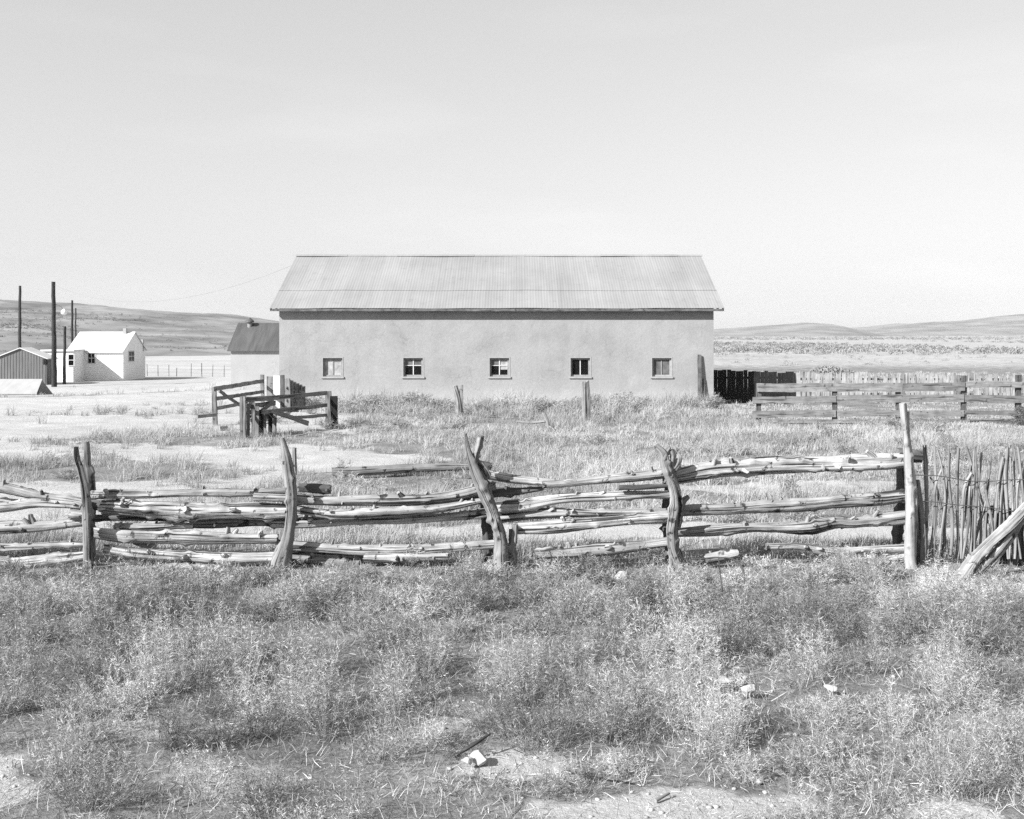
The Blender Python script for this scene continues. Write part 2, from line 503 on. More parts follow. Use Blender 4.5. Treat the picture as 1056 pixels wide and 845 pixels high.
gx = axis(-5000, 5000, -14, 14, .14, 1.05); gy = axis(-300, 5000, 3, 40, .14, 1.05)
X, Y = np.meshgrid(gx, gy)
Z = zg(X, Y)
V = np.stack([X, Y, Z], -1).reshape(-1, 3)
nx, ny = len(gx), len(gy)
i = (np.arange(ny - 1)[:, None] * nx + np.arange(nx - 1)[None, :]).ravel()
T = np.concatenate([np.stack([i, i + 1, i + nx + 1], -1), np.stack([i, i + nx + 1, i + nx], -1)])
g = tri_mesh('ground', V, T, M['ground'], kind='structure')
a = g.data.attributes.new('bare', 'FLOAT', 'POINT'); a.data.foreach_set('value', bare(X, Y).ravel().astype(np.float32))
g.data.polygons.foreach_set('use_smooth', np.ones(len(T), bool))


def hill(name, pxs, ycs, Dn, Dc, Df, z0, power, rough, mat, npx=160, nd=90, seed=1, bumpf=None):
    px = np.linspace(pxs[0], pxs[-1], npx); D = np.linspace(Dn, Df, nd)
    yc = np.interp(px, pxs, ycs)
    zc = EYE + (HY - yc) / F * Dc
    A, B = np.meshgrid(px, D)
    t = np.clip((B - Dn) / (Dc - Dn), 0, 1)
    back = np.clip((B - Dc) / (Df - Dc), 0, 1)
    prof = t ** power * (1 - .8 * back ** 2)
    Xh = (A - CX) / F * Dc * (.35 + .65 * B / Dc); Yh = B
    z = z0 + (np.interp(A, px, zc) - z0) * prof
    z = z + rough * (fbm(Xh / (Dc * .05), Yh / (Dc * .05), seed, 5) - .5) * np.minimum(1, t * 2.5)
    if bumpf is not None: z = z + bumpf(A, B)
    V = np.stack([Xh, Yh, z], -1).reshape(-1, 3)
    i = (np.arange(nd - 1)[:, None] * npx + np.arange(npx - 1)[None, :]).ravel()
    T = np.concatenate([np.stack([i, i + 1, i + npx + 1], -1), np.stack([i, i + npx + 1, i + npx], -1)])
    o = tri_mesh(name, V, T, mat, kind='structure')
    o.data.polygons.foreach_set('use_smooth', np.ones(len(T), bool))
    return (Xh, Yh, z)


def knoll(A, B):
    e = np.exp(-((A - 125) / 62) ** 2) + .55 * np.exp(-((A + 5) / 70) ** 2)
    return 2.6 * e * ss(205, 238, B) * (1 - ss(240, 340, B))


HL = hill('hill', [-420, -100, 0, 60, 150, 230, 288, 340, 420, 470], [296, 304, 309, 312.5, 318, 325, 333, 341, 346, 347],
          118, 470, 900, -2.2, 1.55, 3.2, M['hill'], bumpf=knoll, npx=200, nd=120)
hill('hill', [560, 640, 700, 760, 800, 835, 865, 885, 905, 940, 1000], [346, 345, 342, 338.5, 335.5, 332.5, 335, 341, 345, 347, 348], 1500, 1900, 2400, -6, 1.0, 7, M['far_hill'], seed=5)
hill('hill', [560, 700, 840, 880, 920, 960, 990, 1020, 1056, 1110, 1200, 1400, 1700], [345, 344, 341.5, 337.5, 335, 333.5, 331, 327.5, 324.5, 323, 326, 320, 330], 2300, 3100, 3900, -8, 1.0, 16, M['far_hill'], seed=8)
hill('hill', [-900, -500, -200, 100, 300], [300, 310, 318, 335, 345], 2000, 2800, 3600, -8, 1.0, 16, M['far_hill'], seed=11)


# ------------------------------------------------------------------ grass, weeds, scrub
def blades(base, tip, bendv, w, tone):
    """two-segment blades: base (n,3), tip (n,3), mid offset (n,3), width (n,), tone (n,)"""
    n = len(base)
    d = tip - base
    side = np.cross(d, rng.normal(size=(n, 3))); side /= np.linalg.norm(side, axis=1)[:, None] + 1e-9
    mid = base + d * .55 + bendv
    sw = side * (w[:, None] / 2)
    V = np.stack([base - sw, base + sw, mid + sw * .8, mid - sw * .8, tip], 1).reshape(-1, 3)
    o = np.arange(n)[:, None] * 5
    T = np.concatenate([o + [0, 1, 2], o + [0, 2, 3], o + [3, 2, 4]], 1).reshape(-1, 3)
    return V, T, np.repeat(tone, 5)


def leaves(base, tip, w, tone):
    n = len(base); d = tip - base
    side = np.cross(d, rng.normal(size=(n, 3))); side /= np.linalg.norm(side, axis=1)[:, None] + 1e-9
    m = base + d * .4
    V = np.stack([base, m + side * w[:, None] / 2, tip, m - side * w[:, None] / 2], 1).reshape(-1, 3)
    o = np.arange(n)[:, None] * 4
    T = np.concatenate([o + [0, 1, 2], o + [0, 2, 3]], 1).reshape(-1, 3)
    return V, T, np.repeat(tone, 4)


def join(parts):
    Vs, Ts, tn = [], [], []; o = 0
    for V, T, t in parts:
        Vs.append(V); Ts.append(T + o); tn.append(t); o += len(V)
    return np.concatenate(Vs), np.concatenate(Ts), np.concatenate(tn)


def scatter(x0, x1, y0, y1, dens, keep):
    n = int((x1 - x0) * (y1 - y0) * dens)
    x = rng.uniform(x0, x1, n); y = rng.uniform(y0, y1, n)
    k = rng.random(n) < keep(x, y)
    return x[k], y[k]


def in_view(x, y, margin=2.5):
    return np.abs(x) < y * .475 + margin


def plants(x, y, R, H, nst, ntw, sw, tw, tl, tone0, sc=None):
    """bushy weeds: nst stems fanning from each base, ntw side twigs on each"""
    n = len(x); z = zg(x, y)
    b = np.repeat(np.stack([x, y, z - .01], -1), nst, 0)
    RR = np.repeat(R, nst); HH = np.repeat(H, nst); t0 = np.repeat(tone0, nst)
    k = len(b)
    phi = rng.uniform(0, 2 * np.pi, k); s = np.sqrt(rng.random(k)) * 1.05
    lean = np.repeat(rng.normal(0, .12, (n, 2)), nst, 0)
    hh = HH * np.sqrt(np.clip(1.15 - s * s, .03, 1)) * rng.uniform(.72, 1.18, k)
    tip = b + np.stack([RR * s * np.cos(phi) + lean[:, 0] * HH, RR * s * np.sin(phi) + lean[:, 1] * HH, hh], -1)
    b2 = b + np.stack([np.cos(phi) * RR * .18 * s, np.sin(phi) * RR * .18 * s, np.zeros(k)], -1)
    bendv = np.stack([np.cos(phi) * RR * .10, np.sin(phi) * RR * .10, hh * .05], -1) + rng.normal(0, .012, (k, 3))
    tone = np.clip(t0 + rng.normal(0, .16, k), 0, 1)
    parts = [blades(b2, tip, bendv, np.full(k, sw) * rng.uniform(.7, 1.3, k), tone * .6)]
    # side twigs along the stem
    m = k * ntw
    t = (rng.uniform(.03, 1.0, m) ** .8)[:, None]
    B = np.repeat(b2, ntw, 0); TP = np.repeat(tip, ntw, 0); MV = np.repeat(bendv, ntw, 0)
    q = B + (TP - B) * t + MV * (4 * t * (1 - t))
    d = (TP - B); d /= np.linalg.norm(d, axis=1)[:, None]
    dirv = d * .5 + rng.normal(0, .8, (m, 3)); dirv[:, 2] = np.abs(dirv[:, 2]) * .7 + .05
    dirv /= np.linalg.norm(dirv, axis=1)[:, None]
    scm = np.ones(m) if sc is None else np.repeat(sc, nst * ntw)
    L = tl * scm * rng.uniform(.4, 1.3, m)
    tn = np.clip(np.repeat(tone, ntw) + rng.normal(0, .16, m), 0, 1)
    parts.append(leaves(q, q + dirv * L[:, None], tw * (.25 + .75 * scm) * rng.uniform(.6, 1.4, m), tn))
    return join(parts)


# near weeds, in front of the log fence: clumped in mounds with gaps between
cc = []
for _ in range(9000):
    q = (rng.uniform(-9.5, 9.5), rng.uniform(5.2, 13.4)); rad = rng.uniform(.26, .60)
    if all((q[0] - a) ** 2 + (q[1] - b) ** 2 > (.80 * (rad + c)) ** 2 for a, b, c, _h, _t in cc):
        cc.append((q[0], q[1], rad, rng.uniform(.45, 1.15), rng.normal(0, .16)))
CC = np.array(cc); print('mounds', len(CC))


def mound(x, y):
    best = np.zeros(len(x)); ht = np.ones(len(x)); tn = np.zeros(len(x))
    wx = x + .25 * (fbm(x * 2.1, y * 2.1, 131, 2) - .5); wy = y + .25 * (fbm(x * 2.1, y * 2.1, 132, 2) - .5)
    for a, b, c, h_, t_ in CC:
        e = 1 - ((wx - a) ** 2 + (wy - b) ** 2) / (c * c)
        k = e > best
        best[k] = e[k]; ht[k] = h_ * (.6 + c); tn[k] = t_
    return np.clip(best, 0, 1), ht, tn


def keep_weed(x, y):
    n = fbm(x * .8, y * .8, 41, 3)
    return in_view(x, y, 2.2) * (1 - bare(x, y)) * np.clip(mound(x, y)[0] * 2.2, .16, 1) * np.clip((n - .22) * 6, .3, 1)


x, y = scatter(-10, 10, 5.4, 13.9, 15.0, keep_weed)
n = len(x); big = fbm(x * .9, y * .9, 55, 2); mo, mh, mt = mound(x, y)
H = (.10 + .58 * np.sqrt(mo) * mh) * rng.uniform(.7, 1.25, n) * (1 - .55 * ss(11.4, 12.8, y)) * (1 - .55 * ss(.05, .6, bare(x, y) + .25 * (y < 7.6)))
R = .12 + .12 * rng.random(n) + .10 * mo
tone0 = np.clip(.42 + .5 * (fbm(x * .6, y * .6, 71, 3) - .5) * 1.2 + mt + rng.normal(0, .08, n), .03, .95)
for rx_, ry_ in ((1.76, 9.15), (1.96, 9.05), (2.67, 9.2), (-.21, 7.68), (1.40, 13.5), (-.35, 8.05)):   # trampled round the stones
    e_ = np.hypot((x - rx_ * .96) / .30, (y - ry_ + .42) / .62)
    H = H * (.22 + .78 * ss(.7, 1.2, e_))
W1 = plants(x, y, R, H, 38, 25, .0024, .0037, .060, tone0, np.clip(.55 + (y - 6) * .08, .5, 1.0))
print('weeds', n)
# taller weeds gathered along the foot of the fence
x, y = scatter(-9, 9, 12.9, 15.0, 5, lambda x, y: in_view(x, y, 2) * np.clip((fbm(x * .9, y * .5, 43, 3) - .38) * 5, .06, 1) * np.where(y > 13.75, .45, 1))
n = len(x)
W2 = plants(x, y, .13 + .16 * rng.random(n), .13 + .20 * rng.random(n) ** 2, 30, 20, .004, .006, .07, np.clip(rng.normal(.5, .15, n), 0, 1))
# short dry blades between the weeds
x, y = scatter(-10, 10, 5.2, 15, 330, lambda x, y: in_view(x, y, 2.0) * np.clip(1 - 1.0 * bare(x, y), .05, 1))
n = len(x); b = np.stack([x, y, zg(x, y) - .005], -1); h = rng.uniform(.03, .13, n)
tip = b + np.stack([rng.normal(0, .06, n), rng.normal(0, .06, n), h], -1)
W3 = blades(b, tip, rng.normal(0, .012, (n, 3)), rng.uniform(.003, .006, n), np.clip(rng.normal(.45, .22, n), 0, 1))
# dead stalks lying flat
x, y = scatter(-8, 8, 5.2, 15, 70, lambda x, y: in_view(x, y, 2.0)); n = len(x)
b = np.stack([x, y, zg(x, y) + .004], -1); a_ = rng.uniform(0, 6.28, n); l_ = rng.uniform(.04, .16, n)
W4 = blades(b, b + np.stack([np.cos(a_) * l_, np.sin(a_) * l_, rng.uniform(0, .02, n)], -1), rng.normal(0, .004, (n, 3)), rng.uniform(.003, .006, n), rng.uniform(.2, 1, n))
V, T, tn = join([W1, W2, W3, W4])
tri_mesh('weeds', V, T, M['weed'], tn, 'stuff', 'tangle of dry grey weeds covering the ground before the log fence', 'weeds')
print('weed tris', len(T))


def keep_tuft(x, y):
    n = fbm(x * .55, y * .55, 61, 4)
    inb = (x > -10.0) & (x < 8.7) & (y > 46.3) & (y < 57.5)
    return in_view(x, y, 3.5) * (1 - .992 * bare(x, y)) * np.clip((n - .30) * 4.5, .16, 1) * (~inb)


def tufts(x, y, nb, H, spread, w, tone0):
    n = len(x); b = np.repeat(np.stack([x, y, zg(x, y) - .01], -1), nb, 0); k = len(b)
    b[:, :2] += rng.normal(0, .09, (k, 2))
    phi = rng.uniform(0, 2 * np.pi, k); s = np.abs(rng.normal(0, spread, k))
    h = np.repeat(H, nb) * rng.uniform(.5, 1.2, k)
    wind = np.array([.10, .05])
    tip = b + np.stack([(np.cos(phi) * s + wind[0]) * h, (np.sin(phi) * s + wind[1]) * h, h * np.sqrt(np.clip(1 - .5 * s * s, .25, 1))], -1)
    bv = np.stack([-np.cos(phi) * s * h * .14, -np.sin(phi) * s * h * .14, h * .06], -1)
    tone = np.clip(np.repeat(tone0, nb) + rng.normal(0, .15, k), 0, 1)
    return blades(b, tip, bv, np.full(k, 1.0) * np.repeat(w, nb) * rng.uniform(.6, 1.3, k), tone)


parts = []
for (ya, yb, dens, nb) in ((14.4, 22, 22, 34), (22, 32, 15, 34), (32, 46.4, 11, 34)):
    x, y = scatter(-yb * .475 - 4, yb * .475 + 4, ya, yb, dens, keep_tuft)
    n = len(x)
    H = (.04 + .42 * fbm(x * .55, y * .4, 81, 4) ** 1.3) * rng.uniform(.6, 1.4, n)
    H = H * (1 - .6 * ss(7.5, 9, x) * ss(32, 35, y)) * (1 - .6 * ss(8.2, 8.8, x) * ss(40, 44, y))
    H = H * (1 - .6 * ss(21, 21.6, y) * ss(23.4, 22.9, y) * ss(-4.4, -3.9, x) * ss(.2, -.3, x)) * (1 + .9 * ss(39, 45, y) * ss(-9, -6, x) + .25 * ss(30, 38, y))
    parts.append(tufts(x, y, nb, H, .75, .004 + y * .00022, np.clip(.58 + 1.7 * (fbm(x * .4, y * .3, 91, 4) - .5) + rng.normal(0, .12, n), .02, 1)))
# sparse beyond the fences to the right and behind
x, y = scatter(9, 45, 46.5, 85, 2.2, keep_tuft); n = len(x)
parts.append(tufts(x, y, 14, rng.uniform(.10, .25, n), .7, np.full(n, .02), rng.uniform(.5, 1, n)))
x, y = scatter(-50, -10.5, 46.5, 85, 1.0, lambda x, y: (1 - bare(x, y)) * in_view(x, y, 3) * (x < -11)); n = len(x)
parts.append(tufts(x, y, 12, rng.uniform(.12, .3, n), .45, np.full(n, .02), rng.uniform(.4, 1, n)))
# brushy growth banked along the foot of the barn
x, y = scatter(-9.5, 8.3, 42.2, 46.1, 2.6, lambda x, y: np.clip((fbm(x * .5, y * .5, 141, 3) - .44) * 8, 0, 1)); n = len(x)
parts.append(plants(x, y, rng.uniform(.3, .6, n), rng.uniform(.30, .62, n), 34, 18, .012, .020, .15, np.clip(rng.normal(.5, .2, n), 0, 1)))
x, y = scatter(-14, 16, 16, 42, .5, lambda x, y: in_view(x, y, 2) * (1 - bare(x, y)) * np.clip((fbm(x * .4, y * .4, 142, 3) - .46) * 8, 0, 1)); n = len(x)
parts.append(plants(x, y, rng.uniform(.2, .5, n), rng.uniform(.15, .38, n), 34, 18, .007, .012, .10, np.clip(rng.normal(.4, .2, n), 0, 1)))
V, T, tn = join(parts)
tri_mesh('grass', V, T, M['grass'], tn, 'stuff', 'pale dry pasture grass between the log fence and the barn', 'grass')
print('grass tris', len(T))


def bushes(x, y, z, R, H, nb, tone0, size=.6):
    n = len(x)
    k = n * nb
    c = np.repeat(np.stack([x, y, z], -1), nb, 0); RR = np.repeat(R, nb); HH = np.repeat(H, nb)
    ph = rng.uniform(0, 2 * np.pi, k); s = rng.random(k) ** .5; hz = rng.random(k)
    prof = np.sqrt(np.clip(1 - hz ** 2, 0, 1))
    q = c + np.stack([RR * s * prof * np.cos(ph), RR * s * prof * np.sin(ph), HH * hz * .9], -1)
    d = rng.normal(0, 1, (k, 3)); d /= np.linalg.norm(d, axis=1)[:, None]; d[:, 2] = np.abs(d[:, 2])
    return leaves(q, q + d * (RR * size)[:, None], RR * size * .45, np.clip(np.repeat(tone0, nb) + rng.normal(0, .15, k), 0, 1))


# scrub on the plain to the right
def fan(n, px0, px1, py0, py1):
    px = rng.uniform(px0, px1, n); v = rng.uniform(py0, py1, n)
    D = EYE * F / (v - HY)
    return (px - CX) / F * D, D


parts = []
x, y = fan(6500, 560, 1250, 350.0, 367); k = (fbm(x * .014, y * .006, 101, 3) > .46) & (rng.random(len(x)) < 1.0 - (EYE * F / y + HY - 350) / 17)
x, y = x[k], y[k]; n = len(x); parts.append(bushes(x, y, np.full(n, -.05), rng.uniform(.5, 1.5, n), rng.uniform(.35, .95, n), 60, rng.uniform(.3, 1, n), .28))
x, y = fan(160, 560, 1250, 362, 378); n = len(x)
parts.append(bushes(x, y, np.full(n, -.05), rng.uniform(.25, .6, n), rng.uniform(.2, .45, n), 60, rng.uniform(.5, 1, n), .25))
x, y = fan(2500, 560, 1400, 347.2, 350.8); n = len(x)
parts.append(bushes(x, y, np.full(n, -.05), rng.uniform(.8, 2.0, n), rng.uniform(.7, 1.3, n), 20, rng.uniform(.3, 1, n), .4))
# one nearer bush above the picket fence
parts.append(bushes(np.array([22.5, 24.0]), np.array([78., 79]), np.array([0., 0]), np.array([1.6, .9]), np.array([.75, .5]), 1500, np.array([.7, .6]), .12))
# scrub on the left hill
Xh, Yh, Zh = HL
idx = rng.integers(0, Xh.size, 26000)
x = Xh.ravel()[idx]; y = Yh.ravel()[idx]; z = Zh.ravel()[idx]
patch = fbm(x * .02, y * .012, 111, 4)
rim = np.abs(y - 233) < 7
k = (y < 415) & (z > -.9) & ((rng.random(len(x)) < np.clip((patch - .40) * 6, .10, 1) * .95) | (rim & (rng.random(len(x)) < .9)))
x, y, z = x[k] + rng.normal(0, .6, k.sum()), y[k], z[k]; n = len(x)
parts.append(bushes(x, y, z - .15, rng.uniform(.25, .75, n) * (.7 + y / 500), rng.uniform(.2, .55, n) * (.7 + y / 500), 24, rng.uniform(.0, .8, n), .38))
V, T, tn = join(parts)
tri_mesh('scrub', V, T, M['scrub'], tn, 'stuff', 'low dark scrub dotted over the far plain and hillside', 'scrub')


# ------------------------------------------------------------------ the barn
def corrugated(x0, x1, pa, pb, pitch, amp, over=0.0, sag=0.0):
    """corrugated sheet between eave line pa=(y,z) and ridge line pb=(y,z)"""
    mb = MB(); n = int((x1 - x0) / pitch * 6); m = 3
    ly, lz = pb[0] - pa[0], pb[1] - pa[1]; L = math.hypot(ly, lz)
    nyv, nzv = -lz / L, ly / L
    if nzv < 0: nyv, nzv = -nyv, -nzv
    vs = []; fs = []; uv = []
    for layer in (0, -.004):
        for j in range(m + 1):
            for i in range(n + 1):
                x = x0 + (x1 - x0) * i / n
                h = amp * math.sin(2 * math.pi * (x - x0) / pitch) + layer + over
                wob = sag * math.sin(x * .9 + 1.3) + sag * .6 * math.sin(x * 2.3)
                vs.append((x, pa[0] + ly * j / m + nyv * h, pa[1] + lz * j / m + nzv * h + wob))
    def idx(l, j, i): return l * (m + 1) * (n + 1) + j * (n + 1) + i
    up = 1 if ly > 0 else -1
    for l in (0, 1):
        for j in range(m):
            for i in range(n):
                q = [idx(l, j, i), idx(l, j, i + 1), idx(l, j + 1, i + 1), idx(l, j + 1, i)]
                if (up > 0) == (l == 1): q = q[::-1]
                fs.append(q); uv.append([(0, 0)] * 4)
    mb.add(vs, fs, uv)
    return mb


BY0, BY1 = 46.5, 57.1; BX0, BX1 = -9.86, 8.54
EZ = 4.10; RZ = 6.71; RY = 51.8; OV = .35
SL = (RZ - EZ) / (RY - (BY0 - OV))
WT = EZ + OV * SL - .10     # wall top
barn = thing('barn', 'long pale plastered barn with a corrugated metal roof and five small square windows', 'barn', ((BX0 + BX1) / 2, BY0, 0))
wins = []
for px in (343, 426, 515, 598.5, 682.5):
    cx = (px - CX) / F * BY0
    wins.append((cx - .41, cx + .41, EYE - (388.5 - HY) / F * BY0, EYE - (369.5 - HY) / F * BY0))
# one continuous shell: front wall with openings, back, gables
xs = sorted({BX0, BX1, *[w[0] for w in wins], *[w[1] for w in wins]}); zs = sorted({-.3, WT, wins[0][2], wins[0][3]})
mb = MB()
def subq(x0, x1, z0, z1, y, nxs, nzs):
    # gently uneven plaster
    vs = []; fs = []
    for j in range(nzs + 1):
        for i in range(nxs + 1):
            xx = x0 + (x1 - x0) * i / nxs; z = z0 + (z1 - z0) * j / nzs
            edge = i in (0, nxs) or j in (0, nzs)
            vs.append((xx, y + (0 if edge else random.uniform(-.004, .004)), z))
    for j in range(nzs):
        for i in range(nxs):
            a = j * (nxs + 1) + i
            fs.append([a, a + 1, a + nxs + 2, a + nxs + 1])
    mb.add(vs, fs)
for i in range(len(xs) - 1):
    for j in range(len(zs) - 1):
        cx = (xs[i] + xs[i + 1]) / 2; cz = (zs[j] + zs[j + 1]) / 2
        if any(w[0] < cx < w[1] and w[2] < cz < w[3] for w in wins): continue
        subq(xs[i], xs[i + 1], zs[j], zs[j + 1], BY0, max(1, int((xs[i + 1] - xs[i]) / .35)), max(1, int((zs[j + 1] - zs[j]) / .35)))
RD = .38
for w in wins:   # reveals
    a, b, c, d = w; y0, y1 = BY0, BY0 + RD
    mb.add([(a, y0, c), (a, y1, c), (a, y1, d), (a, y0, d)], [[0, 3, 2, 1]])
    mb.add([(b, y0, c), (b, y1, c), (b, y1, d), (b, y0, d)], [[0, 1, 2, 3]])
    mb.add([(a, y0, d), (b, y0, d), (b, y1, d), (a, y1, d)], [[0, 1, 2, 3]])
    mb.add([(a, y0, c), (b, y0, c), (b, y1, c), (a, y1, c)], [[0, 3, 2, 1]])
for xx, s in ((BX0, 1), (BX1, -1)):
    g5 = [(xx, BY0, -.3), (xx, BY1, -.3), (xx, BY1, WT), (xx, RY, RZ - .12), (xx, BY0, WT)]
    mb.add(g5, [[0, 1, 2, 3, 4] if s < 0 else [4, 3, 2, 1, 0]])
mb.add([(BX0, BY1, -.3), (BX1, BY1, -.3), (BX1, BY1, WT), (BX0, BY1, WT)], [[0, 3, 2, 1]])
mb.build('wall', M['stucco'], barn)
mb = MB()   # dim room lining right behind the walls
mb.add([(BX0 + .3, BY0 + RD + .02, 0), (BX1 - .3, BY0 + RD + .02, 0), (BX1 - .3, BY0 + RD + .02, WT), (BX0 + .3, BY0 + RD + .02, WT)], [[0, 1, 2, 3]])
# only a floor and back lining, so the openings look into a dark room
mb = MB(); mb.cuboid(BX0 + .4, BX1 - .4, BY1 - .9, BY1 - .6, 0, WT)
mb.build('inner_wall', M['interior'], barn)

rx0, rx1 = -10.19, 8.93
ye = BY0 - OV; sy = ye + (RY - ye) * .31; sz = EZ + (RZ - EZ) * .31
roof_lo = corrugated(rx0, rx1, (ye, EZ), (sy + .12, sz + .12 * SL), .12, .002, 0, .010)
roof = roof_lo.build('roof', M['roof'], barn)
hi = corrugated(rx0 + .02, rx1 - .02, (sy, sz), (RY, RZ), .12, .002, .013, .012)
hi.build('upper_sheets', M['roof'], roof)
bk = corrugated(rx0, rx1, (BY1 + OV, EZ), (RY, RZ), .10, .007, 0, .0)
bk.build('rear_sheets', M['roof'], roof)
rc = MB()
for k in range(16):
    xa = rx0 + (rx1 - rx0) * k / 16; xb = rx0 + (rx1 - rx0) * (k + 1) / 16 + .05
    h = random.uniform(-.008, .010) + .035
    rc.add([(xa, RY - .18, RZ - .075 + h), (xb, RY - .18, RZ - .075 + h), (xb, RY, RZ + .022 + h), (xa, RY, RZ + .022 + h), (xa, RY + .18, RZ - .065 + h), (xb, RY + .18, RZ - .065 + h)],
           [[0, 1, 2, 3], [3, 2, 5, 4]])
rc.build('ridge_cap', M['roof'], roof)
ev = MB()
ev.box((rx0 + .06, ye + .03, EZ - .075), (rx1 - .06, ye + .03, EZ - .075), .10, .03)
for k in range(24):   # rafter tails
    xx = rx0 + .25 + (rx1 - rx0 - .5) * k / 23
    ev.box((xx, ye + .05, EZ - .07), (xx, BY0 + .1, EZ - .07 + .41 * SL), .09, .06)
ev.box((rx0 + .03, ye, EZ - .07), (rx0 + .03, RY, RZ - .07), .12, .03, up=(0, 0, 1))
ev.box((rx1 - .03, ye, EZ - .07), (rx1 - .03, RY, RZ - .07), .12, .03, up=(0, 0, 1))
ev.build('eave_trim', M['eave'], barn)

looks = [('white', 'window with two whitewashed panes'), ('dark', 'window with dark panes in a cross sash'), ('broken', 'window with a broken upper pane'),
         ('dark2', 'window with two dark panes'), ('screen', 'window closed by a grey screen in a pale frame')]
for w, (kind, lab) in zip(wins, looks):
    a, b, c, d = w; yf = BY0 + .13
    fr = MB(); t = .07
    for (p, q, ww) in (((a + t / 2, yf, c), (a + t / 2, yf, d), t), ((b - t / 2, yf, c), (b - t / 2, yf, d), t)):
        fr.cuboid(p[0] - ww / 2, p[0] + ww / 2, yf - .04, yf + .04, c + .003, d - .003)
    fr.cuboid(a + t, b - t, yf - .038, yf + .038, d - t, d - .003); fr.cuboid(a + t, b - t, yf - .038, yf + .038, c + .003, c + t)
    fo = fr.build('window', M['sill'] if kind == 'screen' else M['grey_frame'], barn)
    fo['label'] = lab
    # outer trim left and below, proud of the plaster
    tr = MB()
    tr.cuboid(a - .07, b + .07, BY0 - .05, BY0 + .10, c - .075, c - .003)
    tr.build('sill', M['sill'], fo)
    ta = MB()
    ta.cuboid(a - .03, a - .002, BY0 - .010, BY0 + .02, c, d + .05); ta.cuboid(b + .002, b + .045, BY0 - .010, BY0 + .02, c, d + .05)
    ta.cuboid(a, b, BY0 - .009, BY0 + .02, d + .003, d + .04)
    ta.build('casing', M['casing'], fo)
    mu = MB(); cxm = (a + b) / 2; czm = (c + d) / 2
    mu.cuboid(cxm - .02, cxm + .02, yf - .02, yf + .02, c + t, d - t)
    if kind in ('dark', 'broken'):
        mu.cuboid(a + t, cxm - .02, yf - .018, yf + .018, czm + .06, czm + .09); mu.cuboid(cxm + .02, b - t, yf - .018, yf + .018, czm + .06, czm + .09)
    mu.build('glazing_bar', M['grey_frame'] if kind in ('white', 'screen') else M['white_frame'], fo)
    def pane(x0, x1, z0, z1, m):
        pm = MB(); pm.cuboid(x0, x1, yf + .005, yf + .012, z0, z1); pm.build('pane', M[m], fo)
    if kind == 'white':
        pane(a + t, cxm, c + t, d - t, 'white_pane'); pane(cxm, b - t, c + t, d - t, 'white_pane')
    elif kind == 'dark':
        pane(a + t, cxm, c + t, czm + .075, 'black_pane'); pane(cxm, b - t, c + t, czm + .075, 'black_pane')
        pane(a + t, cxm, czm + .075, d - t, 'reflection_pane'); pane(cxm, b - t, czm + .075, d - t, 'reflection_pane')  # upper panes carry a reflection painted into their colour
    elif kind == 'broken':
        pane(a + t, cxm, c + t, czm + .075, 'black_pane'); pane(cxm, b - t, c + t, czm - .1, 'black_pane')
        pane(cxm, b - t, czm - .1, d - t, 'white_pane'); pane(a + t, cxm, czm + .075, d - t, 'reflection_pane')  # white pane paints light showing through, grey one a reflection
    elif kind == 'dark2':
        pane(a + t, cxm, c + t, d - t, 'black_pane'); pane(cxm, b - t, c + t, d - t, 'black_pane')
    else:
        pane(a + t, cxm, c + t, d - t, 'screen'); pane(cxm, b - t, c + t, d - t, 'screen')

# split plank propped against the barn
mb = MB()
p0 = GX(721.5, 46.22, -.1); p1 = P(721.5, 366, 46.44)
mb.box(p0, p1, .17, .035, up=(1, 0, 0), warp=.012)
mb.box(GX(725.5, 46.3, -.1), P(725.5, 391, 46.45), .13, .03, up=(1, 0, 0), warp=.012)
tag(mb.build('plank', M['dark_log'], loc=p0), 'split grey plank leaning upright on the right end of the barn wall', 'plank')


